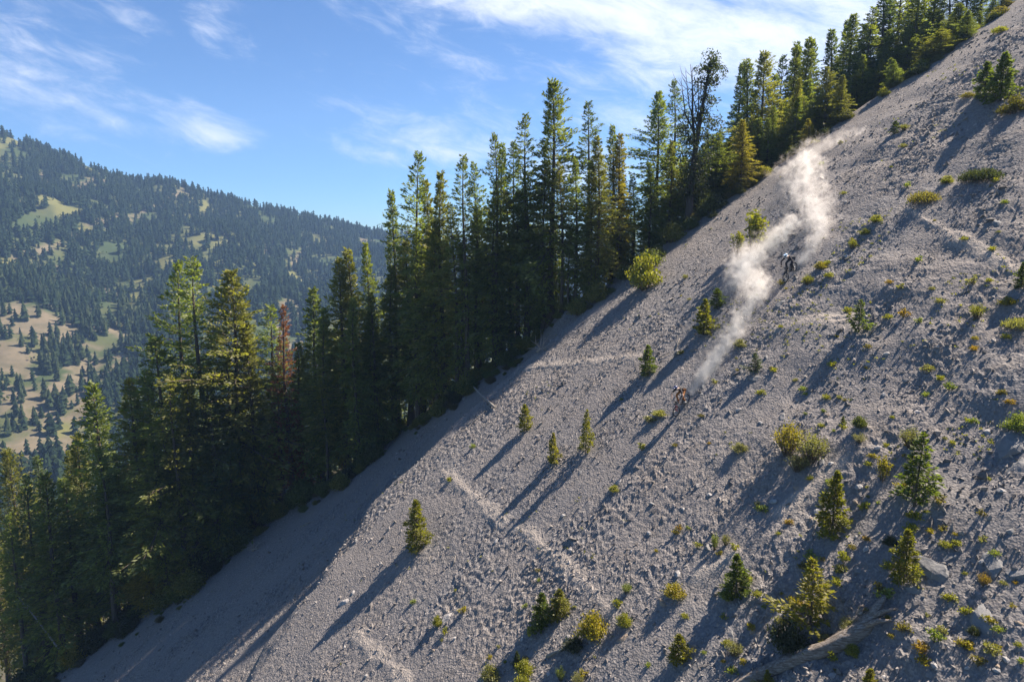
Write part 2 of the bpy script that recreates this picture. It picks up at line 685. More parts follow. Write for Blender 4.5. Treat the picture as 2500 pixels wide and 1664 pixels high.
# ------------------------------------------------------------------ ground sheets
def grid_mesh(name, xs, ys, zf, mat, keep=None, attrf=None, smooth=True):
    X, Y = np.meshgrid(xs, ys)
    Z = zf(X, Y)
    nx, ny = len(xs), len(ys)
    idx = np.arange(nx * ny).reshape(ny, nx)
    F = np.stack([idx[:-1, :-1], idx[:-1, 1:], idx[1:, 1:], idx[1:, :-1]], -1).reshape(-1, 4)
    if keep is not None:
        k = keep(X, Y)
        kq = (k[:-1, :-1] & k[:-1, 1:] & k[1:, 1:] & k[1:, :-1]).ravel()
        F = F[kq]
    V = np.stack([X, Y, Z], -1).reshape(-1, 3)
    used = np.unique(F)
    remap = np.full(len(V), -1)
    remap[used] = np.arange(len(used))
    V = V[used]
    F = remap[F]
    attrs = attrf(V) if attrf else None
    return mesh_np(name, V, F, mat, smooth, attrs)


def in_view(X, Y, m=260):
    Z = H0(X, Y)
    px, py = project(np.stack([X, Y, Z], -1))
    return (px > -m) & (px < 2500 + m) & (py < 1664 + m) & (py > -500)


XA, XB, YA, YB = -62.0, 82.0, 16.0, 92.0
STEP = .105
xs = np.arange(XA, XB, STEP)
ys = np.arange(YA, YB, STEP)
keep_fine = lambda X, Y: (Y < yc(X) + 1.6) & in_view(X, Y)
scree = obj('scree_slope', grid_mesh('scree_slope', xs, ys, lambda X, Y: H(X, Y) + detail(X, Y), M_SCREE, keep_fine,
                                     lambda V: {'trail': trail_mask(V[:, 0], V[:, 1])[0], 'chute': chute(V[:, 0], V[:, 1])}, smooth=False))
tag(scree, 'steep bare grey scree slope of loose stones', kind='structure')

cx = np.concatenate([np.arange(-420, -70, 7.0), np.arange(-70, 90, 1.0), np.arange(90, 190, 5.0)])
cyy = np.concatenate([np.arange(-80, 50, 4.0), np.arange(50, 125, 1.0), np.arange(125, 500, 7.0)])


def floor_z(X, Y):
    n = .35 * fbm(X * .25, Y * .25, 91, 3)
    d = Y - yc(X)
    # tuck the coarse sheet under the fine scree where both exist
    return H(X, Y) - .9 * sstep(-d, -1.4, 1.0) + n * sstep(d, 1.0, 4.0) - .25


def floor_attr(V):
    return {'trail': np.zeros(len(V)), 'chute': chute(V[:, 0], V[:, 1])}


def beyond(X, Y):
    return (Y > yc(X) - 1.5)


forest_floor = obj('forest_floor', grid_mesh('forest_floor', cx, cyy, floor_z, M_LITTER, beyond))
tag(forest_floor, 'dark needle litter floor of the forest behind the scree', kind='structure')
outer = obj('scree_apron', grid_mesh('scree_apron', cx, cyy, lambda X, Y: H(X, Y) - .55, M_SCREE,
                                     lambda X, Y: (Y < yc(X) + .5), floor_attr))
tag(outer, 'grey scree running on outside the view', kind='structure')

# far mountain across the valley -------------------------------------------------
RIDGE = [(-900, 120, 1000), (-300, 235, 1050), (0, 326, 1100), (100, 364, 1110), (212, 404, 1120), (320, 446, 1130), (400, 444, 1140), (445, 455, 1150),
         (510, 476, 1170), (640, 508, 1210), (785, 538, 1260), (925, 566, 1300), (1100, 596, 1340), (1400, 640, 1400), (1900, 700, 1450), (2600, 760, 1500),
         (3600, 800, 1500)]
rA, rY, rZ = [], [], []
for (qx, qy, dist) in RIDGE:
    d = ray(qx, qy)
    rA.append(d[0] / d[1])
    rY.append(dist)
    rZ.append(dist * d[2] / d[1])
rA, rY, rZ = map(np.array, (rA, rY, rZ))
Y0, Z0 = 330.0, -178.0


def mount_z(x, y):
    a = np.asarray(x, float) / np.maximum(y, 1.0)
    yr, zr = np.interp(a, rA, rY), np.interp(a, rA, rZ)
    s = (y - Y0) / (yr - Y0)
    sc_ = np.clip(s, 0, 1)
    z = Z0 + (zr - Z0) * (.62 * sc_ + .38 * sc_ ** 1.7)
    rel = 26 * fbm(x / 210., y / 260., 301, 4, .5) * np.sin(np.pi * np.clip(s, 0, 1)) ** .8
    spur = 22 * np.sin((x + .35 * y) / 62. + 1.6 * gnoise(x / 160., y / 160., 311)) * np.sin(np.pi * np.clip(s, 0, 1))
    z = z + rel + spur * .55
    z = z - np.maximum(y - yr, 0) * .45
    return np.maximum(z, Z0 - 3)


def mhit(px, py):
    return hit(px, py, mount_z, t=340., dt=4.0, tmax=2500)


BARE = [(70, 800, 130, 70), (40, 960, 120, 90), (150, 1010, 110, 70), (90, 1090, 140, 60), (215, 905, 60, 50), (300, 890, 60, 26), (10, 870, 60, 80), (205, 462, 38, 14), (225, 440, 20, 14), (105, 425, 20, 10),
        (262, 800, 60, 20), (715, 740, 26, 30), (705, 780, 30, 30), (735, 690, 20, 12), (690, 800, 34, 34), (720, 640, 18, 26), (140, 660, 20, 16),
        (640, 610, 26, 14), (885, 590, 30, 10), (440, 470, 10, 24), (730, 850, 40, 30), (200, 840, 50, 16), (560, 470, 14, 8), (230, 720, 50, 14)]
MEAD = [(465, 452, 26, 16), (730, 680, 36, 16), (790, 690, 30, 10), (210, 565, 36, 9), (300, 740, 50, 14), (10, 650, 36, 12), (350, 690, 40, 22), (540, 640, 26, 14),
        (280, 790, 40, 12), (120, 490, 34, 16), (160, 510, 40, 14), (30, 345, 30, 18), (510, 590, 60, 18), (490, 500, 50, 14), (420, 640, 40, 16), (150, 1050, 40, 20)]


def patches(lst):
    out = []
    for (qx, qy, hw, hh) in lst:
        p, q, r_ = mhit(qx, qy), mhit(qx, qy - hh), mhit(qx, qy + hh)
        out.append((p[0], p[1], hw / pxm(p), max(8., (q[1] - r_[1]) / 2)))
    return out


PB, PM = patches(BARE), patches(MEAD)


def pmask(x, y, L):
    n = fbm(x / 24., y / 24., 401, 4, .65) * 1.15
    m = np.zeros(np.shape(x))
    for (cx_, cy_, rx, ry) in L:
        q = ((x - cx_) / rx) ** 2 + ((y - cy_) / ry) ** 2
        m = np.maximum(m, sstep(.85 - q + n, 0, .5))
    return m


na, ny_ = 300, 230
ag = np.linspace(-1.45, 1.6, na)
sg = np.linspace(-.05, 1.35, ny_)
AG, SG = np.meshgrid(ag, sg)
YR = np.interp(AG, rA, rY)
MY = Y0 + SG * (YR - Y0)
MX = AG * MY
MZ = mount_z(MX, MY)
idx = np.arange(na * ny_).reshape(ny_, na)
MF = np.stack([idx[:-1, :-1], idx[:-1, 1:], idx[1:, 1:], idx[1:, :-1]], -1).reshape(-1, 4)
MV = np.stack([MX, MY, MZ], -1).reshape(-1, 3)
mountain = obj('mountain', mesh_np('mountain', MV, MF, M_MOUNT, True,
                                   {'bare': pmask(MV[:, 0], MV[:, 1], PB), 'meadow': pmask(MV[:, 0], MV[:, 1], PM)}))
tag(mountain, 'far forested mountainside across the valley', kind='structure')
vg = np.array([[-6000, -3000, -180.0], [6000, -3000, -180.0], [6000, 6000, -180.0], [-6000, 6000, -180.0]])
valley = obj('ground', mesh_np('ground', vg, np.array([[0, 1, 2, 3]]), M_MOUNT, False, {'bare': np.zeros(4), 'meadow': np.zeros(4)}))
tag(valley, 'valley floor', kind='structure')


# ------------------------------------------------------------------ foliage builders
def norm(v):
    return v / np.maximum(np.linalg.norm(v, axis=-1, keepdims=True), 1e-9)


def kites(rng, P, D, L, wr, roll=.7):
    """diamond-shaped needle sprays: start P, direction D, length L"""
    n = len(P)
    D = norm(D)
    up = norm(np.array([0, 0, 1.0]) + roll * rng.normal(size=(n, 3)))
    S = norm(np.cross(D, up))
    Wd = (L * wr)[:, None]
    Lc = L[:, None]
    mid = P + D * Lc * .45
    V = np.stack([P, mid - S * Wd, P + D * Lc, mid + S * Wd], 1).reshape(-1, 3)
    F = np.arange(n * 4).reshape(n, 4)
    tone = np.repeat(rng.random(n), 4)
    return V, F, tone


def conifer(name, seed, h, Rr, t0, nb, per, shape='cone', droop=18, irreg=.35, slen=.5, wr=.22, gap=.1, lean=0.0, tr=.016, dead_low=.0, top_el=48, dens_exp=.8):
    """returns (crown mesh, trunk mesh) of a conifer h metres tall"""
    rng = np.random.default_rng(seed)
    ph1, ph2 = rng.random(2) * 6.28

    def axis(z):
        q = z / h
        return np.array([lean * h * q * q + .012 * h * math.sin(q * 5 + ph1) * q, .012 * h * math.sin(q * 4.2 + ph2) * q, z])
    VV, FF, TT, off = [], [], [], 0
    tb = MB()
    zs = np.linspace(0, h * .985, 12)
    rad = [max(.012, tr * h * (1 - (z / h)) ** .8 * (1 + .5 * math.exp(-z / h * 30))) for z in zs]
    tb.tube([axis(z) - np.array([0, 0, .4 if i == 0 else 0]) for i, z in enumerate(zs)], rad, 8)
    sect = 1 + irreg * .8 * np.sin(np.arange(3)[:, None] * 0 + rng.random(3)[:, None] * 6.28)
    az_lobe = rng.random(3) * 6.28
    for i in range(nb):
        q = ((i + rng.random()) / nb) ** dens_exp
        t = t0 + (1 - t0) * q
        if rng.random() < gap + .22 * irreg * math.sin(q * 31 + ph1 * 3) * math.sin(i * 2.39996 + q * 9 + ph2):
            continue
        if shape == 'cone':
            pr = (1 - q) ** .85 * min(1, (q + .12) / .24)
        elif shape == 'round':
            pr = (1 - q ** 1.7) ** .9 * min(1, (q + .2) / .45)
        elif shape == 'column':
            pr = (1 - q ** 3.2) ** .8 * min(1, (q + .25) / .4)
        else:
            pr = (1 - q) ** .80 * min(1, (q + .2) / .4)
        a = i * 2.39996 + rng.normal() * .5
        lobe = 1 + irreg * .5 * math.sin(a * 1.0 + az_lobe[0] + q * 7) + irreg * .4 * math.sin(2 * a + az_lobe[1] - q * 13)
        L = Rr * pr * lobe * (1 - irreg * .5 + irreg * 1.1 * rng.random()) + .02 * h * (.4 + rng.random() * .6)
        if rng.random() < .12:
            L *= 1.32
        e = R(-droop + (top_el + droop) * q ** 1.3 + rng.normal() * 9)
        d = np.array([math.cos(a) * math.cos(e), math.sin(a) * math.cos(e), math.sin(e)])
        lat = np.array([-math.sin(a), math.cos(a), 0])
        base = axis(t * h)
        sag = .10 * L
        tip = base + d * L - np.array([0, 0, sag * .6])
        tb.tube([base, base + d * L * .5 - np.array([0, 0, sag * .35]), tip], [max(.008, .012 * L), max(.006, .008 * L), .004], 3, cap=False)
        n = max(5, int((per * L / Rr + per * .25) * (.66 if h > 10 else 1.0)))
        s = rng.random(n) ** .7 * .92 + .08
        side = rng.choice([-1, 1], n)
        Wd = .33 * L * (1.02 - s) + .05 * L
        offl = side * rng.random(n) * Wd
        P = base + d * (L * s)[:, None] + np.array([0, 0, -1.0]) * (sag * s * s)[:, None] + lat * offl[:, None] + rng.normal(size=(n, 3)) * np.array([.03, .03, .05]) * L ** .5
        fw = (.55 + .5 * rng.random(n))[:, None]
        D = d * fw + lat * (side * (.25 + .8 * rng.random(n)))[:, None] + np.array([0, 0, 1.0]) * (rng.normal(size=n) * .28 - .05)[:, None]
        ln = slen * (.55 + .7 * rng.random(n)) * (.75 + .45 * (1 - q))
        V, F, T = kites(rng, P, D, ln, wr * (.8 + .4 * rng.random(n)), 1.15)
        VV.append(V)
        FF.append(F + off)
        TT.append(T * .6 + .4 * rng.random())
        off += len(V)
    # leader
    n = 30
    zz = h * (.95 + .05 * rng.random(n))
    P = np.array([axis(z) for z in zz])
    D = rng.normal(size=(n, 3)) * .5 + np.array([0, 0, 1.0])
    V, F, T = kites(rng, P, D, np.full(n, slen * .6), np.full(n, wr))
    VV.append(V)
    FF.append(F + off)
    TT.append(T)
    off += len(V)
    if dead_low > 0:
        for i in range(int(26 * dead_low)):
            t = .06 + (t0 - .04) * rng.random()
            a = rng.random() * 6.28
            b = axis(t * h)
            d = np.array([math.cos(a), math.sin(a), -.25 + .2 * rng.random()])
            L = Rr * (.25 + .5 * rng.random())
            tb.tube([b, b + d * L * .6, b + d * L - np.array([0, 0, .12 * L])], [.03, .02, .008], 3, cap=False)
    me = mesh_np(name + '_crown', np.concatenate(VV), np.concatenate(FF), M_NEEDLE, False, {'tone': np.concatenate(TT)})
    return me, tb.mesh(name + '_trunk', M_BARK)


def shrub(name, seed, wdt, hgt, nstem, nleaf, leaf, spread=1.0, upright=.5, mat=None, wr=.42, flat=False):
    """leafy shrub: stems from one foot, leaves along them"""
    rng = np.random.default_rng(seed)
    tb = MB()
    VV, FF, TT, off = [], [], [], 0
    for i in range(nstem):
        a = rng.random() * 6.28
        rr = rng.random() ** .6
        end = np.array([math.cos(a) * wdt * .5 * rr, math.sin(a) * wdt * .5 * rr, hgt * ((1 - rr * rr * (1 - upright)) * (.65 + .4 * rng.random()))])
        foot = np.array([end[0] * .25, end[1] * .25, -.06]) if not flat else np.array([end[0] * .75, end[1] * .75, -.05])
        midp = foot * .45 + end * .55 + np.array([end[0] * .06, end[1] * .06, hgt * .06])
        tb.tube([foot, midp, end], [.012 * hgt + .006, .008 * hgt + .004, .003], 3, cap=False)
        n = max(4, nleaf // nstem)
        s = .25 + .75 * rng.random(n) ** .7
        P = (foot * ((1 - s) ** 2)[:, None] + midp * (2 * s * (1 - s))[:, None] + end * (s ** 2)[:, None])
        P = P + rng.normal(size=(n, 3)) * np.array([.10 * wdt, .10 * wdt, .07 * hgt]) * spread
        P[:, 2] = np.maximum(P[:, 2], .03)
        D = rng.normal(size=(n, 3)) * .8 + norm(end - foot) * .7 + np.array([0, 0, .2])
        V, F, T = kites(rng, P, D, leaf * (.6 + .8 * rng.random(n)), np.full(n, wr), 1.2)
        VV.append(V)
        FF.append(F + off)
        TT.append(T * .65 + .35 * rng.random())
        off += len(V)
    me = mesh_np(name + '_leaves', np.concatenate(VV), np.concatenate(FF), mat or M_LEAF, False, {'tone': np.concatenate(TT)})
    return me, tb.mesh(name + '_stems', M_STEM)


def plant(name, parts, loc, rz, sc, colr, label, cat, group=None, crown='crown', stem='trunk'):
    e = empty(name, loc, rz, sc)
    c = obj(crown, parts[0], e)
    c.color = (*colr, 1)
    obj(stem, parts[1], e)
    tag(e, label, cat, group)
    return e


# tree prototypes, normalised to 24 m ------------------------------------------
HT = 24.0
PROTO = {
    'spire': [conifer('spire', 1, HT, 2.9, .07, 380, 52, 'cone', 22, .55, .42, .18, .12),
              conifer('spire', 2, HT, 2.5, .10, 350, 50, 'cone', 26, .65, .42, .18, .16, .010),
              conifer('spire', 13, HT, 2.7, .14, 340, 50, 'ogive', 24, .70, .42, .18, .18, -.008)],
    'airy': [conifer('airy', 3, HT, 2.6, .33, 190, 60, 'ogive', 14, .75, .40, .18, .22, .01, .014, 1.0),
             conifer('airy', 4, HT, 2.3, .42, 170, 58, 'ogive', 10, .85, .40, .18, .26, -.016, .014, 1.0),
             conifer('airy', 5, HT, 2.8, .28, 205, 62, 'ogive', 18, .80, .40, .18, .24, .0, .014, 1.0)],
    'broad': [conifer('broad', 6, HT, 4.3, .14, 390, 78, 'ogive', 14, .60, .44, .18, .16, 0, .016, .5),
              conifer('broad', 7, HT, 4.0, .12, 380, 76, 'round', 10, .65, .44, .19, .18, .01, .016, .5)],
    'full': [conifer('full', 8, HT, 3.5, .08, 410, 68, 'ogive', 16, .60, .42, .18, .14),
             conifer('full', 9, HT, 3.2, .10, 390, 66, 'cone', 14, .70, .42, .18, .16, .008),
             conifer('full', 10, HT, 3.2, .12, 380, 66, 'round', 12, .75, .42, .18, .18, .012)],
}
RED = conifer('red', 12, HT, 2.3, .10, 300, 40, 'cone', 22, .6, .36, .17, .1)

GREEN_D = (.175, .200, .056)
GREEN_M = (.185, .220, .062)
OLIVE = (.215, .212, .058)
YELLOW = (.290, .245, .050)
BLUEG = (.125, .160, .082)
COLS = {'d': GREEN_D, 'm': GREEN_M, 'o': OLIVE, 'y': YELLOW, 'b': BLUEG}
ORD = ['first', 'second', 'third', 'fourth', 'fifth', 'sixth', 'seventh', 'eighth', 'ninth', 'tenth', 'eleventh', 'twelfth', 'thirteenth', 'fourteenth',
       'fifteenth', 'sixteenth', 'seventeenth', 'eighteenth', 'nineteenth', 'twentieth']
trng = random.Random(77)


def tree_spot(px, py, d):
    r_ = ray(px, py)
    a = r_[0] / r_[1]
    y = 70.0
    for _ in range(30):
        y = .5 * y + .5 * (float(yc(a * y)) + d)
    x = a * y
    zt = y * r_[2] / r_[1]
    zb = float(H(x, y)) - .15
    return x, y, zb, zt - zb


def forest_tree(px, py, d, typ, var, wid, colr, label, group):
    x, y, zb, h = tree_spot(px, py, d)
    h = max(h, 3.0)
    k = h / HT
    pr = PROTO[typ][var % len(PROTO[typ])]
    jit = 1 + .18 * (trng.random() - .5)
    c = tuple(v * jit for v in COLS[colr])
    nm = 'pine_tree' if typ in ('airy', 'broad') else 'fir_tree'
    # keep crowns from growing fat on tall trees
    kw = wid * (k ** .7 if k < 1 else .5 + .5 * k)
    return plant(nm, pr, (x, y, zb), trng.random() * 6.28, (kw, kw, k), c, label, 'tree', group)


CENTRE = [  # central skyline from left to right: px, py of the tip, metres behind the crest, kind, variant, width, colour, words
    (892, 598, 14, 'spire', 1, .9, 'd', 'narrow dark green'), (957, 471, 6, 'spire', 0, .85, 'd', 'slim dark spire-topped'), (1018, 378, 7, 'airy', 2, 1.05, 'm', 'thin airy see-through'),
    (1045, 446, 10, 'full', 0, .8, 'o', 'olive dense'), (1076, 424, 6, 'full', 1, .9, 'o', 'olive bushy-topped'), (1134, 384, 5, 'airy', 0, .95, 'd', 'tall dark bare-stemmed'),
    (1167, 401, 7, 'airy', 1, .85, 'm', 'thin bent-tipped'), (1208, 332, 5, 'airy', 2, .9, 'd', 'tall narrow dark'), (1226, 356, 9, 'spire', 1, .8, 'm', 'slender green'),
    (1252, 351, 11, 'airy', 1, .9, 'b', 'bluish thin'), (1287, 283, 4, 'airy', 0, 1.0, 'd', 'tall dark double-stemmed'), (1349, 202, 6, 'broad', 0, 1.0, 'd', 'tallest broad pointed'),
    (1440, 254, 10, 'airy', 2, 1.0, 'b', 'ragged thin-topped'), (1463, 337, 5, 'full', 0, .85, 'o', 'yellowish olive'), (1499, 310, 6, 'spire', 0, .9, 'm', 'pointed dark-stemmed'),
    (1515, 330, 4, 'full', 1, .85, 'y', 'golden olive'), (1608, 229, 7, 'broad', 1, .95, 'm', 'wide round-shouldered'), (1648, 200, 12, 'airy', 2, 1.0, 'b', 'bluish hazy')]
for i, (px, py, d, ty, v, wd, c, words) in enumerate(CENTRE):
    d = d - 4.2 if px < 1480 and d > 4.8 else d if px > 1480 else 1.0
    forest_tree(px, py, d, ty, v, wd, c, '%s conifer, %s tip from the left on the central skyline' % (words, ORD[i]), 'conifers on the central skyline')

LEFT = [
    (20, 1102, 30, 'broad', 0, .75, 'o', 'yellow-olive pine with tiered branches at the left picture edge'), (173, 1102, 22, 'spire', 1, .8, 'o', 'slim olive conifer below the bare hillside, second from the left edge'),
    (83, 1118, 48, 'spire', 0, .8, 'b', 'hazy blue-green conifer standing lower in the valley by the left edge'), (30, 1285, 9, 'spire', 1, .8, 'd', 'almost black spire in the lower left corner'),
    (83, 1230, 12, 'spire', 0, .7, 'd', 'thin black spire second from the lower left corner'), (156, 1170, 15, 'airy', 2, 1.0, 'm', 'grey-green loose conifer above the leaning white snag'),
    (229, 939, 11, 'full', 1, .9, 'm', 'conifer with a golden tip against the bare hillside'), (317, 929, 9, 'full', 0, .9, 'o', 'bushy conifer with a round golden top'),
    (385, 830, 6, 'airy', 2, 1.25, 'd', 'dark conifer with level drooping boughs left of the twin tops'), (362, 905, 12, 'spire', 1, .9, 'm', 'plain green conifer half hidden behind level boughs'),
    (434, 646, 12, 'airy', 2, .95, 'm', 'left stem of the twin-topped grey-green conifer'), (469, 635, 11, 'airy', 0, 1.0, 'm', 'right stem of the twin-topped grey-green conifer'),
    (453, 915, 5, 'full', 0, .7, 'o', 'golden-tipped conifer in front of the twin tops'), (553, 665, 8, 'broad', 1, .95, 'o', 'massive olive conifer with a broad round crown'),
    (600, 790, 5, 'full', 1, .75, 'o', 'olive conifer leaning on the massive round-crowned one'), (656, 750, 13, 'airy', 2, 1.0, 'm', 'small conifer with brownish tip beside the red dead tree'),
    (762, 706, 8, 'full', 1, .8, 'm', 'bright green conifer right of the red dead tree'), (722, 840, 6, 'spire', 0, .9, 'd', 'short dark conifer just right of the red dead tree'),
    (786, 760, 5, 'full', 0, .7, 'm', 'fresh green conifer second right of the red dead tree'), (829, 637, 7, 'full', 0, .85, 'o', 'golden olive conifer where the far ridge ends'),
    (855, 612, 10, 'spire', 0, .9, 'o', 'olive spire right beside the golden olive conifer'), (346, 1285, 2.5, 'full', 1, 1.3, 'y', 'small sunlit yellow-green fir in the dark understorey'),
    (520, 1000, 4, 'full', 1, .8, 'd', 'dark full conifer low in the stand under the massive olive one'), (250, 1130, 6, 'full', 0, .8, 'd', 'dark green conifer under the golden tip by the bare hillside'),
    (900, 760, 4, 'spire', 1, .8, 'm', 'green conifer in front of the slim dark spire')]
for (px, py, d, ty, v, wd, c, lab) in LEFT:
    d = d * .6
    wd *= 1.3
    forest_tree(px, py, d, ty, v, wd, c, lab, 'conifers of the lower left stand')

UPPER = [
    (1808, 157, 20, 'spire', 0, .8, 'b', 'bluish narrow'), (1831, 149, 18, 'spire', 1, .9, 'd', 'dark slim'), (1864, 130, 9, 'broad', 0, .8, 'o', 'tall layered olive'),
    (1895, 182, 18, 'airy', 1, .9, 'b', 'sparse bluish'), (1914, 142, 20, 'airy', 2, .8, 'b', 'thin half-bare'), (1939, 119, 16, 'spire', 0, .8, 'd', 'dark pointed'),
    (1952, 107, 20, 'spire', 1, .8, 'b', 'hazy pointed'), (1969, 98, 14, 'spire', 0, .9, 'd', 'dark bushy-sided'), (1988, 101, 19, 'spire', 1, .8, 'b', 'small hazy'),
    (2032, 75, 17, 'spire', 1, .9, 'b', 'bluish leaning'), (2065, 52, 20, 'spire', 0, .8, 'b', 'slim hazy'), (2086, 36, 15, 'spire', 0, .95, 'd', 'clear dark pointed'),
    (2113, 61, 13, 'full', 1, .8, 'd', 'dark dense'), (2134, 61, 20, 'airy', 0, .7, 'b', 'thin hazy'), (2166, 77, 9, 'full', 0, .8, 'm', 'olive-brown full'),
    (2180, -12, 15, 'airy', 2, 1.1, 'b', 'tall loose bluish'), (2206, -60, 12, 'airy', 0, 1.1, 'd', 'tallest dark'), (2235, -40, 14, 'full', 1, .8, 'd', 'dark full'),
    (2272, -15, 16, 'airy', 2, 1.0, 'b', 'bluish ragged')]
for i, (px, py, d, ty, v, wd, c, words) in enumerate(UPPER):
    wd *= 1.35
    forest_tree(px, py, d, ty, v, wd, c, '%s conifer, %s along the skyline right of the half-dead pine' % (words, ORD[i]), 'conifers on the upper skyline')
TALL = [(2130, 20, 9, 'airy', 2, 1.2, 'd', 'dark tall'), (2160, -30, 11, 'spire', 2, 1.3, 'b', 'bluish tall'), (2250, -60, 8, 'spire', 0, 1.3, 'd', 'dark wide'), (2290, -50, 9, 'full', 1, 1.1, 'm', 'green full'),
        (2330, -60, 8, 'airy', 1, 1.3, 'd', 'dark thin'), (2370, -70, 8, 'full', 0, 1.1, 'd', 'dark full'), (2405, -70, 7, 'spire', 1, 1.3, 'm', 'green slim')]
for i, (px, py, d, ty, v, wd, c, words) in enumerate(TALL):
    forest_tree(px, py, d, ty, v, wd, c, '%s conifer running off the top edge, %s from the left' % (words, ORD[i]), 'tall conifers at the top edge')
EDGE_T = [
    (1814, 293, 2.0, 'full', 1, 1.1, 'y', 'bright golden fir at the crest right of the half-dead pine'), (1948, 195, 5, 'full', 0, .9, 'o', 'tall olive conifer above the dust cloud'),
    (2059, 184, 2.0, 'full', 1, 1.05, 'o', 'sunlit green conifer standing free on the crest above the dust'), (1975, 302, 2.0, 'full', 0, 1.2, 'y', 'short yellow-green fir on the crest by the dust'),
    (1930, 330, 3.0, 'full', 1, 1.1, 'o', 'small olive fir left of the short yellow-green one'), (2182, 165, 1.5, 'full', 0, 1.3, 'm', 'short green fir on the crest below tall dark conifers'),
    (2262, 92, 2.5, 'full', 0, 1.4, 'o', 'wide low olive pine on the crest near the upper right'), (2302, 70, 1.5, 'broad', 1, 1.6, 'o', 'broad sunlit green pine at the crest with golden foot'),
    (2362, 66, 1.2, 'full', 1, 1.4, 'm', 'little green fir right of the broad sunlit pine'), (2345, 10, 4, 'broad', 0, 1.4, 'd', 'dark round conifer above the little green fir'),
    (2425, 5, 3, 'spire', 0, 1.3, 'm', 'slim green fir close to the upper right corner'), (2460, -25, 2.5, 'full', 0, 1.4, 'd', 'dark fir at the top edge near the corner'),
    (1745, 330, 4, 'full', 0, .9, 'm', 'green conifer between the half-dead pine and the golden fir'), (1640, 345, 4, 'full', 1, .8, 'o', 'olive conifer left of the half-dead pine trunk'),
    (1590, 400, 4, 'full', 0, .8, 'm', 'green conifer behind the yellow-green crest bush'), (1890, 260, 6, 'full', 1, .8, 'm', 'mid-green conifer left of the tall olive one above the dust')]
for (px, py, d, ty, v, wd, c, lab) in EDGE_T:
    forest_tree(px, py, d, ty, v, wd, c, lab, 'conifers along the scree crest')

BAND = [(560, 1090, .9), (790, 930, .7), (1010, 560, .8), (1060, 540, 1.4), (1110, 500, .7), (1160, 500, 1.6), (1205, 470, .8), (1245, 470, 1.5), (1290, 420, .9), (1330, 400, 1.6), (1375, 400, .8), (1410, 390, 1.5), (1445, 400, .9)]
for i, (px, py, d) in enumerate(BAND):
    forest_tree(px, py, d, ['full', 'airy', 'spire'][i % 3], i, .85, 'dmo'[(i * 2) % 3], 'conifer at the shaded scree edge, %s from the left of the front row' % ORD[i], 'front row of the central stand')

# stand behind: fills the shade between the traced tips
TOPLINE = [(-40, 1200), (60, 1150), (200, 1040), (300, 960), (400, 900), (560, 820), (640, 850), (720, 880), (800, 760), (870, 680), (960, 600), (1080, 520), (1200, 470),
           (1320, 420), (1400, 430), (1500, 430), (1560, 420), (1640, 330), (1760, 300), (1860, 260), (1960, 190), (2060, 140), (2160, 90), (2260, 20), (2340, 10), (2420, 10)]
tlx, tly = zip(*TOPLINE)
FILL = []
for i in range(112):
    px = -40 + (2460 + 40) * ((i + .8 * trng.random()) / 112)
    ytop = np.interp(px, tlx, tly)
    d = .6 + 22 * trng.random() ** 1.7
    py = ytop + 10 + 170 * trng.random() ** 1.5 * (1 if px < 1700 else .55)
    if px > 1490:
        d = 5 + .8 * d
    if 1560 < px < 1700:
        py += 40
    if px < 1490:
        if i % 2:
            continue
        d = .6 + .5 * d
    ty = trng.choice(['spire', 'full', 'airy', 'full', 'spire'])
    colr = trng.choice(['d', 'd', 'm', 'm', 'o', 'b'])
    if px < 850:
        s_, g_ = 'conifer in the dense dark stand of the lower left below the named tops', 'lower left stand'
    elif px < 1660:
        s_, g_ = 'dark conifer crowding the stand beneath the central skyline tips', 'central stand'
    else:
        s_, g_ = 'conifer packed in the upper stand behind the scree crest', 'upper stand'
    forest_tree(px, py, d, ty, trng.randrange(3), .85 + .35 * trng.random(), colr, s_, g_)

for i in range(42):
    px = 1660 + 720 * ((i + .8 * trng.random()) / 42)
    py = np.interp(px, tlx, tly) + 5 + 75 * trng.random()
    forest_tree(px, py, 4 + 9 * trng.random(), trng.choice(['spire', 'full', 'full', 'broad']), trng.randrange(3), .95 + .35 * trng.random(), trng.choice(['d', 'm', 'm', 'o', 'b']),
                'conifer packed in the upper stand behind the scree crest', 'upper stand')

# red dead tree ------------------------------------------------------------------
x, y, zb, h = tree_spot(690, 748, .6)
rt = plant('dead_fir_tree', RED, (x, y, zb), 1.0, (.95, .95, h / HT), (.21, .078, .045), 'slender dead fir with rust-red needles in the dark stand', 'tree')

# half-dead pine with bare forked leader ------------------------------------------


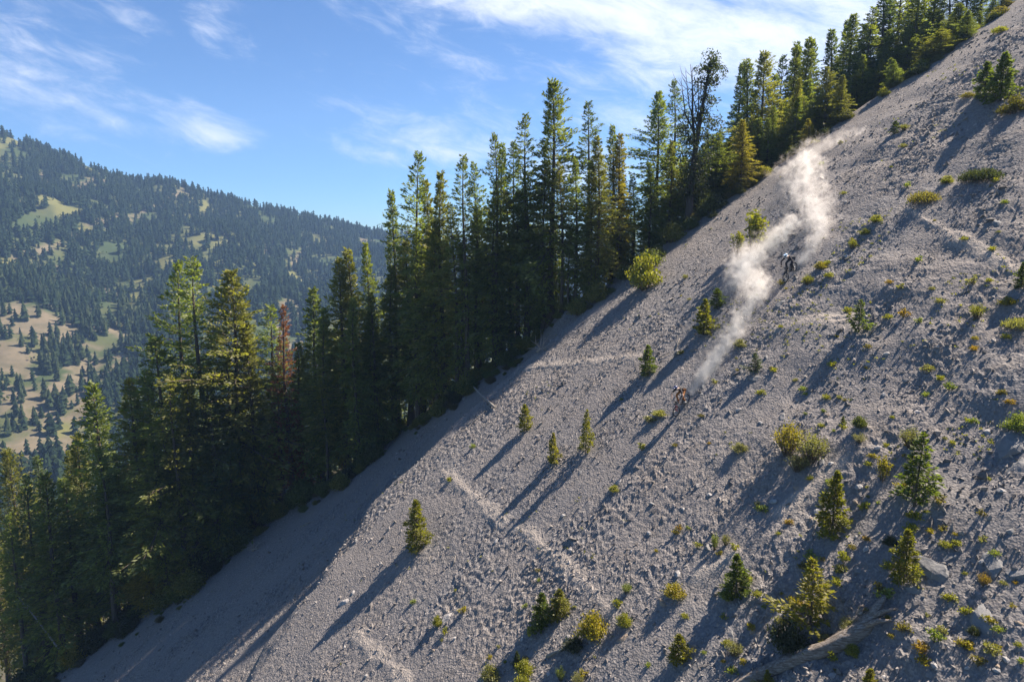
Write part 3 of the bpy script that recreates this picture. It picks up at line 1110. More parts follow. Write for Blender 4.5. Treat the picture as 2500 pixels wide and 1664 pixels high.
def half_dead_pine():
    x, y, zb, h = tree_spot(1722, 130, .6)
    px0, py0 = 1680, 560
    r_ = ray(px0, 560)
    e = empty('half_dead_pine', (r_[0] / r_[1] * y, y, zb))
    rng = random.Random(5)
    dx = (1722 - 1682) / pxm((x, y, 0))
    tb = MB()
    n = 14
    # main trunk climbs to the live top on the right
    P = []
    for i in range(n):
        q = i / (n - 1)
        P.append((dx * (q ** 1.6), .15 * math.sin(q * 5), h * q - .4 * (i == 0)))
    tb.tube(P, [.40 * (1 - i / (n - 1)) ** .8 + .03 for i in range(n)], 10)
    # bare leaders on the left
    for (q0, ex, q1, r0) in [(.42, -.2, .93, .19), (.5, -1.3, .86, .12), (.55, -.9, .90, .10), (.6, -.4, .94, .08), (.5, .5, .84, .10)]:
        b = Vector((dx * q0 ** 1.6, .1, h * q0))
        t_ = Vector((ex, .4 * rng.random(), h * q1))
        m_ = b.lerp(t_, .5) + Vector(((ex) * .25, .1, -.6))
        tb.tube([b, m_, t_], [r0, r0 * .65, .02], 6)
        for k in range(9):
            s = .35 + .62 * k / 9
            p = b.lerp(t_, s) + (m_ - b.lerp(t_, .5)) * (4 * s * (1 - s))
            sgn = rng.choice([-1, 1])
            q = p + Vector((sgn * (.5 + .6 * rng.random()), rng.uniform(-.6, .6), .7 + .8 * rng.random()))
            tb.tube([p, p.lerp(q, .55) + Vector((sgn * .12, 0, -.1)), q], [.035, .022, .008], 3, cap=False)
    for k in range(46):
        q = .16 + .62 * rng.random()
        b = Vector((dx * q ** 1.6, .1, h * q))
        a = rng.random() * 6.28
        L = (1.0 + 1.6 * rng.random()) * (1.15 - q * .6)
        t_ = b + Vector((math.cos(a) * L, math.sin(a) * L, L * (rng.random() * .7 - .3)))
        tb.tube([b, b.lerp(t_, .5) + Vector((0, 0, .1)), t_], [.05, .03, .008], 3, cap=False)
    tb.build('trunk', simple('dark_dead_bark', (.060, .050, .045), .95, var=.3), e)
    # live tufts: top right, and lower crown
    g = np.random.default_rng(9)
    VV, FF, TT, off = [], [], [], 0
    tufts = []
    for k in range(58):
        q = .60 + .40 * g.random()
        wd = .28 + .75 * math.sin(min(1, (1.0 - q) / .16) * 1.57) * (1 if q > .8 else .75)
        tufts.append((dx * q ** 1.6 + .12 + g.normal() * wd * .6, g.normal() * wd * .55, h * q, .42))
    for k in range(120):
        q = .14 + .5 * g.random()
        wd = 1.5 * math.sin(min(1, (q - .08) / .3) * 1.57)
        a = g.random() * 6.28
        rr = wd * (.4 + .8 * g.random())
        tufts.append((dx * q ** 1.6 + math.cos(a) * rr * 1.15, math.sin(a) * rr, h * q, .6))
    for (tx, ty, tz, sz) in tufts:
        m = 34
        P = np.array([tx, ty, tz]) + g.normal(size=(m, 3)) * np.array([.38, .38, .22]) * sz / .5
        D = g.normal(size=(m, 3)) + np.array([0, 0, .45])
        V, F, T = kites(g, P, D, .34 * (.6 + .7 * g.random(m)), np.full(m, .2), 1.0)
        VV.append(V), FF.append(F + off), TT.append(T * .6 + .4 * g.random())
        off += len(V)
    c = obj('crown', mesh_np('half_dead_crown', np.concatenate(VV), np.concatenate(FF), M_NEEDLE, False, {'tone': np.concatenate(TT)}), e)
    c.color = (.045, .058, .026, 1)
    tag(e, 'half-dead pine with bare forked leaders and dark trunk at the scree edge', 'tree')


half_dead_pine()

# ------------------------------------------------------------------ far mountain trees


def far_tree_mesh(seed, tiers=7, seg=7, hr=.17):
    rng = np.random.default_rng(seed)
    V, F, T = [], [], []
    for k in range(tiers):
        q = k / tiers
        z0 = .08 + .86 * q
        z1 = min(1.0, z0 + .30 * (1 - q * .55))
        rr = hr * (1 - q) ** .75 * (.85 + .3 * rng.random()) * min(1, (q + .5) / .7) + .012
        b = len(V)
        a0 = rng.random() * 6.28
        for j in range(seg):
            a = a0 + 6.28 * j / seg + rng.normal() * .15
            r_ = rr * (.6 + .7 * rng.random())
            V.append((math.cos(a) * r_, math.sin(a) * r_, z0 - .05 * rng.random()))
            T.append(rng.random())
        V.append((rng.normal() * .01, rng.normal() * .01, z1))
        T.append(rng.random())
        for j in range(seg):
            F.append((b + j, b + (j + 1) % seg, b + seg))
    # stem
    b = len(V)
    for zz, r_ in ((0, .012), (.2, .01)):
        for j in range(3):
            V.append((math.cos(j * 2.1) * r_, math.sin(j * 2.1) * r_, zz - (.03 if zz == 0 else 0)))
            T.append(0.)
    for j in range(3):
        F.append((b + j, b + (j + 1) % 3, b + 3 + j))
        F.append((b + (j + 1) % 3, b + 3 + (j + 1) % 3, b + 3 + j))
    return np.array(V), np.array(F), np.array(T)


mrng = np.random.default_rng(2024)
N = 110000
aa = mrng.uniform(-1.0, .25, N)
ss = mrng.random(N) ** .75 * 1.04
yr = np.interp(aa, rA, rY)
fy = Y0 + ss * (yr - Y0)
fx = aa * fy
ok = mrng.random(N) < .25 + .75 * (fy / 1300.)            # even ground density
bare = pmask(fx, fy, PB)
mead = pmask(fx, fy, PM)
dn = fbm(fx / 42., fy / 60., 501, 4, .6)
prob = np.clip(.70 + 1.25 * dn, .06, 1.0) * (1 - .78 * bare) * (1 - .95 * mead)
ok &= mrng.random(N) < prob
fx, fy, bare = fx[ok], fy[ok], bare[ok]
sel = mrng.permutation(len(fx))[:27000]
fx, fy, bare = fx[sel], fy[sel], bare[sel]
fz = mount_z(fx, fy)
fh = (9.5 + 9.0 * mrng.random(len(fx)) ** 1.3) * np.where(mrng.random(len(fx)) < .2, .6, 1.0)
ppx, ppy = project(np.stack([fx, fy, fz], -1))
limx = [-100, 0, 100, 200, 300, 380, 430, 560, 640, 700, 760, 850, 900, 960]
limy = [1150, 1110, 1080, 960, 900, 830, 650, 670, 760, 800, 700, 620, 600, 480]
vis = (ppx > 0) & (ppx < 940) & (ppy < np.interp(ppx, limx, limy) + 5)
app = fh / fy * vis
order = np.argsort(-app)
near_i, rest_i = order[:170], order[170:]

FARM = []
for q in range(5):
    V, F, T = far_tree_mesh(100 + q, 8, 8, .15 + .02 * q)
    FARM.append(mesh_np('hillside_conifer', V, F, M_FAR, False, {'tone': T}))


def farcol(i, rng=mrng):
    k = rng.random()
    c = np.array((.032, .050, .026)) * (1 - k) + np.array((.058, .074, .030)) * k
    return c * (.85 + .4 * rng.random())


for i in near_i:
    o = obj('hillside_conifer', FARM[int(mrng.integers(5))], None, (fx[i], fy[i], fz[i] - .3))
    hh = fh[i]
    o.scale = (hh * 1.05, hh * 1.05, hh)
    o.rotation_euler = (0, 0, mrng.random() * 6.28)
    o.color = (*farcol(i), 1)
    if bare[i] > .3:
        tag(o, 'lone conifer casting a shadow on the tan bare hillside across the valley', 'tree', 'conifers on the bare hillside')
    else:
        tag(o, 'blue-green conifer on the lower wooded slope across the valley', 'tree', 'conifers on the lower far slope')

NV = 5
tm = [far_tree_mesh(200 + q, 4, 5, .17 + .02 * q) for q in range(NV)]
VV, FF, TT, off = [], [], [], 0
for q in range(NV):
    ids = rest_i[q::NV]
    V, F, T = tm[q]
    n = len(ids)
    th = mrng.random(n) * 6.28
    c, s = np.cos(th), np.sin(th)
    hh = fh[ids]
    wv_ = hh * (1.1 + .5 * mrng.random(n))
    X = (V[None, :, 0] * c[:, None] - V[None, :, 1] * s[:, None]) * wv_[:, None] + fx[ids][:, None]
    Y = (V[None, :, 0] * s[:, None] + V[None, :, 1] * c[:, None]) * wv_[:, None] + fy[ids][:, None]
    Z = V[None, :, 2] * hh[:, None] + fz[ids][:, None] - .3
    VV.append(np.stack([X, Y, Z], -1).reshape(-1, 3))
    FF.append((F[None] + (np.arange(n) * len(V))[:, None, None]).reshape(-1, 3) + off)
    TT.append((T[None] * .3 + .5 * mrng.random((n, 1))).ravel())
    off += n * len(V)
fw = obj('far_forest', mesh_np('far_forest', np.concatenate(VV), np.concatenate(FF), M_FAR, False, {'tone': np.concatenate(TT)}))
fw.color = (.030, .048, .024, 1)
tag(fw, 'blue-green conifer forest covering the far mountainside', 'forest', kind='stuff')

# pale aspen and brush patches on the mountain
n = 9000
ids = mrng.integers(0, len(fx), n)
bx_ = fx[ids] + mrng.normal(size=n) * 6
by_ = fy[ids] + mrng.normal(size=n) * 6
keep = fbm(bx_ / 70., by_ / 70., 601, 3) > .08
bx_, by_ = bx_[keep], by_[keep]
bz_ = mount_z(bx_, by_)
m = len(bx_)
P = np.stack([bx_, by_, bz_ + 1.0], -1)
P = np.repeat(P, 7, 0) + mrng.normal(size=(m * 7, 3)) * np.array([1.3, 1.3, .9])
V, F, T = kites(mrng, P, mrng.normal(size=(m * 7, 3)) + np.array([0, 0, .8]), np.full(m * 7, 2.2), np.full(m * 7, .45), 1.2)
fb = obj('far_brush', mesh_np('far_brush', V, F, M_FAR, False, {'tone': T}))
fb.color = (.085, .105, .045, 1)
tag(fb, 'pale green brush between the conifers of the far mountainside', 'brush', kind='stuff')

# ------------------------------------------------------------------ loose stones
grng = np.random.default_rng(33)
OCT_V = np.array([[1, 0, 0], [-1, 0, 0], [0, 1, 0], [0, -1, 0], [0, 0, 1], [0, 0, -1]], float)
OCT_F = np.array([[0, 2, 4], [2, 1, 4], [1, 3, 4], [3, 0, 4], [2, 0, 5], [1, 2, 5], [3, 1, 5], [0, 3, 5]])


def stones(n, smin, smax, expo, mask, seed):
    g = np.random.default_rng(seed)
    x = g.uniform(XA, XB, n * 9)
    y = g.uniform(YA, YB, n * 9)
    k = (y < yc(x) + .4) & in_view(x, y, 120)
    x, y = x[k], y[k]
    k = g.random(len(x)) < mask(x, y)
    x, y = x[k][:n], y[k][:n]
    n = len(x)
    z = H(x, y) + detail(x, y)
    s = smin * (smax / smin) ** (g.random(n) ** expo)
    A = norm(g.normal(size=(n, 3)))
    B = norm(np.cross(A, g.normal(size=(n, 3))))
    C_ = np.cross(A, B)
    sc3 = s[:, None] * np.stack([.8 + .5 * g.random(n), .6 + .4 * g.random(n), .4 + .35 * g.random(n)], -1)
    loc = OCT_V[None] * (1 + .35 * g.normal(size=(n, 6, 1))).clip(.5, 1.6) + g.normal(size=(n, 6, 3)) * .18
    loc = loc * sc3[:, None, :]
    W = loc[..., 0:1] * A[:, None] + loc[..., 1:2] * B[:, None] + loc[..., 2:3] * C_[:, None]
    W = W + np.stack([x, y, z + .15 * s], -1)[:, None]
    return W.reshape(-1, 3), (OCT_F[None] + (np.arange(n) * 6)[:, None, None]).reshape(-1, 3)


def gravel_mask(x, y):
    d = yc(x) - y
    return (.25 + .75 * sstep(d, 3, 12)) * (.3 + .7 * chute(x, y)) * np.clip(.45 + .8 * fbm(x * .2, y * .2, 81, 3), .1, 1)


V, F = stones(60000, .026, .12, 2.2, gravel_mask, 41)
V2, F2 = stones(5000, .09, .24, 2.0, lambda x, y: np.clip(.1 + 1.4 * fbm(x * .16, y * .16, 83, 3), 0, 1) * (.25 + .75 * sstep(x, 2, 16)), 42)
F = np.concatenate([F, F2 + len(V)])
V = np.concatenate([V, V2])
gv = obj('gravel', mesh_np('gravel', V, F, M_GRAVEL, False))
tag(gv, 'loose grey gravel strewn over the scree', 'gravel', kind='stuff')


def rock_mesh(name, seed, mat, sub=2, flat=.6, rough=.25):
    rng = np.random.default_rng(seed)
    bm = bmesh.new()
    bmesh.ops.create_icosphere(bm, subdivisions=sub, radius=1.0)
    planes = [(norm(rng.normal(size=3)), .55 + .35 * rng.random()) for _ in range(9)]
    for v in bm.verts:
        p = np.array(v.co)
        for nrm, dist in planes:
            k = p @ nrm
            if k > dist:
                p = p - nrm * (k - dist)
        p = p * (1 + rough * .22 * rng.normal() + .05 * math.sin(5.3 * p[0] + seed) * math.sin(6.1 * p[1] + 2 * seed) + .035 * math.sin(13 * p[2] + 7 * p[0]))
        v.co = (p[0] * 1.1, p[1] * .9, p[2] * flat)
    me = bpy.data.meshes.new(name)
    bm.to_mesh(me)
    bm.free()
    me.materials.append(mat)
    return me


ROCKS = {k: [rock_mesh('rock', 10 * j + q, mt, 3, fl, .12) for q in range(3)] for j, (k, mt, fl) in enumerate((('g', M_ROCK, .6), ('t', M_ROCKTAN, .55), ('p', M_ROCKPALE, .6)))}
STONE = [rock_mesh('stone', 70 + q, mt, 1, .6, .25) for q, mt in enumerate((M_ROCK, M_ROCKTAN, M_ROCKPALE, M_ROCK, M_ROCKPALE))]
SLOPE_Q = Vector((-GX, -GY, 1)).to_track_quat('Z', 'X')
brng = random.Random(8)


def boulder(px, py, wpx, kind, label, sink=.62, zs=.85, group=None):
    p = gpix(px, py)
    r_ = wpx / pxm(p) / 2
    o = obj('boulder', ROCKS[kind][brng.randrange(3)], None, Vector(p) + Vector((0, 0, r_ * (.35 - sink))))
    o.scale = (r_ * .95, r_ * .8, r_ * zs)
    q = SLOPE_Q.to_matrix().to_4x4() @ Matrix.Rotation(brng.random() * 6.28, 4, 'Z')
    o.rotation_euler = q.to_euler()
    tag(o, label, 'rock', group)
    return o


BOULDERS = [
    (842, 1467, 34, 'p', 'pale blocky boulder in the strip of sunlight near the bottom shade'), (862, 1446, 18, 'p', 'small pale stone just above the pale blocky boulder'),
    (1093, 1508, 44, 'p', 'pale rounded boulder beside a small yellow-green bush low on the scree'), (1395, 1342, 20, 'p', 'cream stone below the broken animal trail'),
    (1391, 1374, 12, 'p', 'little cream stone under the larger cream one'), (1418, 1153, 18, 'g', 'grey stone alone below the slender saplings'),
    (1513, 1172, 22, 'p', 'white flat stone behind the tiny bush under the front rider'), (1912, 1018, 30, 'g', 'blue-grey angular boulder above the willow shrubs'),
    (2006, 1132, 30, 'g', 'grey boulder tucked under the right willow shrub'), (1946, 1187, 22, 't', 'tan slab standing on edge below the willow shrubs'),
    (2078, 671, 24, 'g', 'dark boulder on the open slope right of the rear rider'), (1906, 745, 34, 'g', 'grey half-buried boulder below the rear rider'),
    (2278, 1372, 96, 'g', 'big smooth grey slab beside the lower right sapling'), (2226, 1430, 52, 'g', 'dark broken rock below the big smooth slab'),
    (2318, 1352, 48, 'g', 'lumpy rock at the top of the big smooth slab'), (2422, 1368, 84, 'g', 'large rounded grey boulder near the right edge'),
    (2492, 1392, 60, 'g', 'grey boulder cut by the right picture edge'), (2408, 1500, 96, 'g', 'layered grey outcrop half buried low on the right'),
    (2462, 1075, 110, 'g', 'blue-grey outcrop in shade at the right edge'), (2494, 1135, 90, 'g', 'lower lump of the shaded outcrop at the right edge'),
    (1785, 1548, 32, 'g', 'grey rock left of the dark bush near the log'), (1522, 1556, 38, 't', 'brown boulder right of the golden bush'),
    (1616, 1465, 44, 't', 'tan slab under the low golden bush'), (2098, 1505, 34, 't', 'brown block leaning behind the log'),
    (2034, 1628, 34, 'p', 'pale lumpy rock just below the log'), (1405, 1478, 26, 'g', 'round grey rock right of the paired firs'),
    (1340, 1640, 20, 'p', 'flat pale stone by the bottom bushes'), (2230, 1600, 26, 'g', 'grey pointed rock right of the log tail'),
    (2435, 545, 34, 'g', 'grey rock high on the right slope'), (1842, 920, 36, 'g', 'dark low rock under the faint sapling'),
    (1836, 1545, 22, 't', 'tan stone at the lower end of the log'), (1256, 1300, 16, 'g', 'blue-grey stone beside the broken animal trail'),
    (1710, 965, 22, 'g', 'grey stone right of the front rider'), (1800, 1000, 20, 'g', 'grey stone between the front rider and the angular boulder'),
    (2260, 900, 26, 't', 'tan stone on the flowery right slope'), (2240, 1005, 28, 'p', 'pale stone above the tall sapling on the right'),
    (2490, 1520, 26, 't', 'ochre block at the right edge low down'), (2395, 1600, 22, 't', 'ochre stone near the lower right corner'), (2160, 1640, 20, 'p', 'small pale stone right of the bottom yellow fir')]
for b in BOULDERS:
    boulder(*b)
for i in range(150):
    for _ in range(50):
        px, py = brng.uniform(700, 2490), brng.uniform(420, 1655)
        e_y = np.interp(px, [e[0] for e in EDGE], [e[1] for e in EDGE])
        if py > e_y + 60 and brng.random() < .3 + .7 * min(1, max(0, (px - 900) / 1200)):
            break
    p = gpix(px, py)
    r_ = .08 + .14 * brng.random() ** 2
    o = obj('loose_stone', STONE[brng.randrange(5)], None, Vector(p) + Vector((0, 0, r_ * .25)))
    o.scale = (r_ * 1.2, r_, r_)
    o.rotation_euler = (SLOPE_Q.to_matrix().to_4x4() @ Matrix.Rotation(brng.random() * 6.28, 4, 'Z')).to_euler()
    tag(o, 'fist to head sized loose stone lying on the grey scree', 'stone', 'loose stones on the scree')

# ------------------------------------------------------------------ saplings on the scree
SH = 2.5
SAP = [conifer('sapling', 21, SH, .62, .03, 130, 28, 'cone', 4, .45, .155, .23, .09, 0, .018, 0, 55),
       conifer('sapling', 22, SH, .55, .03, 130, 26, 'column', 0, .42, .150, .23, .09, 0, .018, 0, 60),
       conifer('sapling', 23, SH, .60, .06, 96, 24, 'cone', 8, .55, .155, .24, .12, .03, .018, 0, 50),
       conifer('sapling', 24, SH, .78, .02, 150, 30, 'ogive', 4, .48, .155, .23, .09, 0, .018, 0, 50)]
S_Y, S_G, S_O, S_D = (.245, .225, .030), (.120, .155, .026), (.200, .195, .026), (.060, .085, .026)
SAPS = [
    (1281, 1052, 985, 34, 1, S_O, 'columnar yellow-green sapling, leftmost of three below the fallen trunk'), (1350, 1133, 1056, 38, 0, S_Y, 'small yellowish sapling, middle of three below the fallen trunk'),
    (1430, 1108, 998, 42, 2, S_O, 'sparse thin sapling, rightmost of three below the fallen trunk'), (1017, 1336, 1216, 78, 3, S_O, 'broad sapling standing alone at the border of the shade'),
    (1580, 912, 840, 54, 3, S_G, 'leaning green sapling above and left of the front rider'), (1718, 816, 729, 62, 0, S_O, 'pointed yellow-green sapling left of the dust trail'),
    (1749, 754, 705, 36, 1, S_G, 'small dark sapling behind the pointed one left of the dust trail'), (2096, 808, 730, 54, 2, S_G, 'dark sapling right of the rear rider on the open slope'),
    (2492, 705, 645, 46, 3, S_G, 'sapling cut by the right picture edge'), (1323, 1528, 1440, 70, 3, S_G, 'left fir of the touching pair near the bottom'),
    (1366, 1504, 1432, 68, 3, S_O, 'right fir of the touching pair near the bottom'), (1656, 1620, 1547, 52, 1, S_O, 'compact round-topped fir left of the log'),
    (1796, 1456, 1344, 76, 0, S_G, 'neat cone-shaped fir left of the big yellow one'), (1977, 1532, 1352, 120, 2, S_Y, 'big yellow-green fir standing above the log'),
    (2032, 1296, 1146, 82, 0, S_O, 'tall narrow fir below the willow shrubs'), (2232, 1242, 1060, 112, 2, S_G, 'tallest ragged fir on the right of the scree'),
    (2206, 1416, 1286, 88, 3, S_O, 'full fir beside the big grey slab'), (1871, 1692, 1632, 40, 2, S_O, 'fir tip rising at the bottom edge in front of the log'),
    (2118, 1725, 1614, 78, 3, S_Y, 'bright yellow fir cut by the bottom edge'), (1843, 908, 858, 40, 2, (.080, .105, .060), 'faint thin sapling on open gravel right of the front rider'),
    (1262, 1626, 1582, 26, 0, S_D, 'tiny dark fir in the shade at the bottom'), (2184, 328, 296, 22, 1, S_D, 'small dark columnar juniper high on the slope'),
    (2442, 246, 134, 92, 3, S_G, 'larger fir of the pair high on the right slope'), (2402, 240, 156, 70, 3, S_G, 'shorter fir of the pair high on the right slope'),
    (2058, 1030, 1012, 14, 0, S_G, 'tiny fir left of the round shrub above the tall narrow fir')]
for i, (px, py, ty, wpx, v, c, lab) in enumerate(SAPS):
    p = gpix(px, py)
    h = (py - ty) / pxm(p) * 1.0
    wid = wpx / pxm(p) / 2
    k = h / SH
    kw = wid / (.72, .66, .72, .92)[v]
    plant('fir_sapling', SAP[v], (p[0], p[1], p[2] - .04), trng.random() * 6.28, (kw, kw, k), c, lab, 'sapling', 'young firs on the scree')

# ------------------------------------------------------------------ shrubs
SHR = {
    'round': shrub('round', 31, 1.6, 1.2, 36, 2400, .10, 1.0, .25),
    'willow': shrub('willow', 32, 1.7, 1.5, 54, 1500, .085, .6, .75),
    'aspen': shrub('aspen', 33, 1.2, 2.4, 9, 620, .15, .75, .9),
    'mat': shrub('mat', 34, 2.2, .55, 60, 2600, .11, .8, .4, M_NEEDLE, .25, True),
    'herb': shrub('herb', 35, .6, .32, 14, 260, .085, 1.2, .4),
    'herb2': shrub('herb2', 36, .55, .45, 9, 150, .10, 1.0, .8),
    'thick': shrub('thick', 37, 2.6, 2.2, 48, 3600, .17, 1.1, .35),
}
SDIM = {'round': (1.9, 1.3), 'willow': (2.0, 1.6), 'aspen': (1.4, 2.5), 'mat': (2.5, .6), 'herb': (.75, .36), 'herb2': (.65, .5), 'thick': (3.2, 2.4)}
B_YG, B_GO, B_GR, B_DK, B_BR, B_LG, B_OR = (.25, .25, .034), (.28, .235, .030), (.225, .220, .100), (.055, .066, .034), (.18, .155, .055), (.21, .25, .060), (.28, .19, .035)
SHRUBS = [
    (1575, 705, 612, 92, 'round', B_YG, 'big bright yellow-green bush at the forest edge on the crest'), (1545, 650, 580, 60, 'round', B_LG, 'green bush right behind the bright yellow-green crest bush'),
    (1838, 612, 508, 74, 'aspen', B_YG, 'tall thin leafy shoots left of the upper dust'), (1800, 618, 562, 44, 'aspen', B_YG, 'shorter leafy shoots beside the tall ones left of the upper dust'),
    (1922, 1118, 1028, 84, 'willow', B_GO, 'left willow shrub with orange-yellow tips'), (1978, 1128, 1046, 96, 'willow', B_GR, 'right grey-green willow shrub of the touching two'),
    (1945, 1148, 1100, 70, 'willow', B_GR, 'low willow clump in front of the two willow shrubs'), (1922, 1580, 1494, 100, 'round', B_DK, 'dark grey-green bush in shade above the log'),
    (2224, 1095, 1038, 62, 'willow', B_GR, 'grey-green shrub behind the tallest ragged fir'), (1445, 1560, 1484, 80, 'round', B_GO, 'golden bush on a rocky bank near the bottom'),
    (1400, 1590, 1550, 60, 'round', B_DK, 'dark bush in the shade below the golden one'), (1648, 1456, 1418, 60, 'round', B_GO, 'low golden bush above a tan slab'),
    (1524, 1528, 1492, 42, 'round', B_YG, 'small green bush right of the golden bush'), (1196, 1662, 1612, 56, 'round', B_GR, 'reddish-green bush at the bottom left of the sunny scree'),
    (1281, 1645, 1604, 50, 'round', B_YG, 'yellow-green bush at the bottom beside the tiny dark fir'), (1275, 1690, 1640, 52, 'round', B_YG, 'yellow bush cut by the bottom edge'),
    (1369, 1662, 1622, 30, 'willow', B_LG, 'narrow pale green bush at the bottom edge'), (1410, 1672, 1632, 38, 'willow', B_GR, 'thin grey-green bush at the bottom edge right of the narrow one'),
    (2410, 436, 404, 74, 'mat', B_DK, 'right half of the dark green juniper mat'), (2372, 440, 408, 60, 'mat', B_DK, 'left half of the dark green juniper mat'),
    (2314, 440, 418, 34, 'round', B_YG, 'small round bush left of the juniper mat'), (2254, 492, 462, 78, 'mat', B_BR, 'low brownish spreading bush below the juniper mat'),
    (2140, 546, 525, 34, 'round', B_YG, 'yellow bush, upper of three in a row right of the dust'), (2112, 570, 553, 28, 'round', B_YG, 'yellow bush, middle of three in a row right of the dust'),
    (2081, 602, 575, 26, 'willow', B_YG, 'yellow bush, lowest of three in a row right of the dust'), (2002, 658, 636, 32, 'round', B_GO, 'yellow-orange bush right of the rear rider'),
    (1972, 692, 664, 34, 'willow', B_YG, 'bright green bush just below the rear rider'), (1612, 1012, 998, 46, 'round', B_YG, 'flat yellow-green plant left of the front wheel'),
    (1584, 1030, 1012, 34, 'herb2', B_GR, 'thin herbs below the flat plant left of the front wheel'), (1500, 1198, 1180, 30, 'round', B_YG, 'tiny green bush with a white stone behind it'),
    (1806, 848, 826, 34, 'round', B_GR, 'small bush at the foot of the dust trail'), (1806, 1104, 1080, 46, 'round', B_GR, 'low grey bush left of the willow shrubs'),
    (2152, 1180, 1112, 40, 'aspen', B_GO, 'yellow leafy shoots left of the tallest ragged fir'), (2486, 1042, 990, 70, 'round', B_LG, 'green bush at the right edge above the shaded outcrop'),
    (2096, 1052, 1020, 40, 'round', B_OR[:0] or (.11, .13, .03), 'round green shrub above the tall narrow fir'), (2098, 1090, 1064, 40, 'willow', B_GR, 'sparse pale shrub under the round green one'),
    (2402, 1420, 1385, 36, 'willow', B_OR, 'orange-red herb near the large rounded boulder'), (2460, 745, 722, 42, 'round', B_GO, 'golden bush near the right edge halfway down'),
    (2385, 780, 740, 44, 'willow', B_YG, 'bright yellow-green clump left of the golden bush halfway down'), (2486, 795, 765, 70, 'mat', B_GR, 'low grey-green spreading bush at the right edge'),
    (2478, 275, 228, 84, 'round', B_GO[:0] or (.115, .105, .018), 'rounded golden-green bush in front of the high fir pair'), (2362, 240, 226, 36, 'mat', B_BR, 'low brown bush left of the high fir pair'),
    (2208, 318, 302, 30, 'willow', B_YG, 'yellow bush beside the small dark juniper'), (2440, 80, 64, 40, 'mat', B_YG, 'low yellow bush near the upper right corner'),
    (2157, 236, 212, 34, 'round', B_YG, 'bright yellow bush on the upper crest'), (1990, 352, 338, 26, 'willow', B_GR, 'small bush poking out of the drifting dust on the crest'),
    (2052, 352, 342, 14, 'round', B_GR, 'tiny bush high in the thin dust'), (2300, 1285 - 950 + 960, 1278, 26, 'herb2', B_BR, 'dry brown tuft right of the tallest ragged fir'),
    (1745, 1340, 1292, 22, 'willow', B_LG, 'narrow pale green plant above the cone-shaped fir'), (1772, 1330, 1300, 26, 'willow', B_GR, 'grey plant beside the narrow pale green one'),
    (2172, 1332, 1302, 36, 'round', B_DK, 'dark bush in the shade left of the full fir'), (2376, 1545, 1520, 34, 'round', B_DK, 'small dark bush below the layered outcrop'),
    (2082, 1580, 1548, 40, 'round', B_YG, 'yellow bush growing over the log'), (2032, 1600, 1572, 28, 'herb2', B_YG, 'green herb in front of the log middle'),
    (2075, 1530, 1490, 60, 'willow', B_GR, 'pale brush behind the log'), (2020, 1560, 1535, 50, 'willow', B_BR, 'dry brush behind the middle of the log'),
    (2160, 1460, 1430, 50, 'herb2', B_LG, 'pale herbs between the full fir and the log'), (1790, 1600, 1560, 50, 'willow', B_GR, 'grey brush left of the log end'),
    (1068, 1528, 1498, 26, 'round', B_YG, 'small yellow-green bush left of the pale rounded boulder'), (1086, 1550, 1528, 16, 'herb2', B_YG, 'tiny plant under the pale rounded boulder'),
    (1155, 1093, 1083, 18, 'herb', B_LG, 'small green tuft at the sunlit border of the shade'), (1096, 1178, 1166, 16, 'herb', B_YG, 'yellow tuft beside the upper animal trail'),
    (1505, 1488, 1462, 24, 'herb2', B_YG, 'yellow herb above the small green bush'), (1528, 1450, 1420, 30, 'willow', B_LG, 'pale upright plant left of the low golden bush'),
    (1130, 912, 900, 20, 'herb', B_YG, 'tiny yellow tuft under the grey root tangle')]
for (px, py, ty, wpx, kd, c, lab) in SHRUBS:
    p = gpix(px, py)
    q = pxm(p)
    kw, kh = wpx / q / SDIM[kd][0], max(.1, (py - ty) / q) / SDIM[kd][1]
    plant('shrub', SHR[kd], (p[0], p[1], p[2] - .03), trng.random() * 6.28, (kw, kw, kh), c, lab, 'shrub', None, 'foliage', 'stems')

# small plants scattered over the right half
TUFTN = 0
for i in range(900):
    if TUFTN >= 210:
        break
    px, py = brng.uniform(700, 2495), brng.uniform(330, 1655)
    e_y = np.interp(px, [e[0] for e in EDGE], [e[1] for e in EDGE])
    if py < e_y + 50:
        continue
    wgt = .05 + .95 * min(1, max(0, (px - 1500) / 700)) * (.35 + .65 * min(1, max(0, (py - 450) / 600))) + (.35 if py > 1400 and px > 1100 else 0)
    p = gpix(px, py)
    wgt *= .5 + 1.2 * max(0, float(fbm(p[0] * .12, p[1] * .12, 811, 2)) + .3)
    if brng.random() > wgt:
        continue
    kd = brng.choice(['herb', 'herb', 'herb2'])
    k = .35 + .75 * brng.random() ** 1.5
    c = brng.choice([B_YG, B_YG, B_YG, B_GR, B_GR, B_LG, B_GO, B_GO, B_BR, B_OR])
    word = {B_YG: 'yellow-green', B_GR: 'grey-green', B_LG: 'pale green', B_GO: 'golden', B_OR: 'orange', B_BR: 'dry brown'}[c]
    plant('herb_tuft', SHR[kd], (p[0], p[1], p[2] - .02), brng.random() * 6.28, (k, k, k), c, 'small %s herb tuft scattered over the open scree' % word, 'plant', '%s herb tufts on the scree' % word, 'foliage', 'stems')
    TUFTN += 1

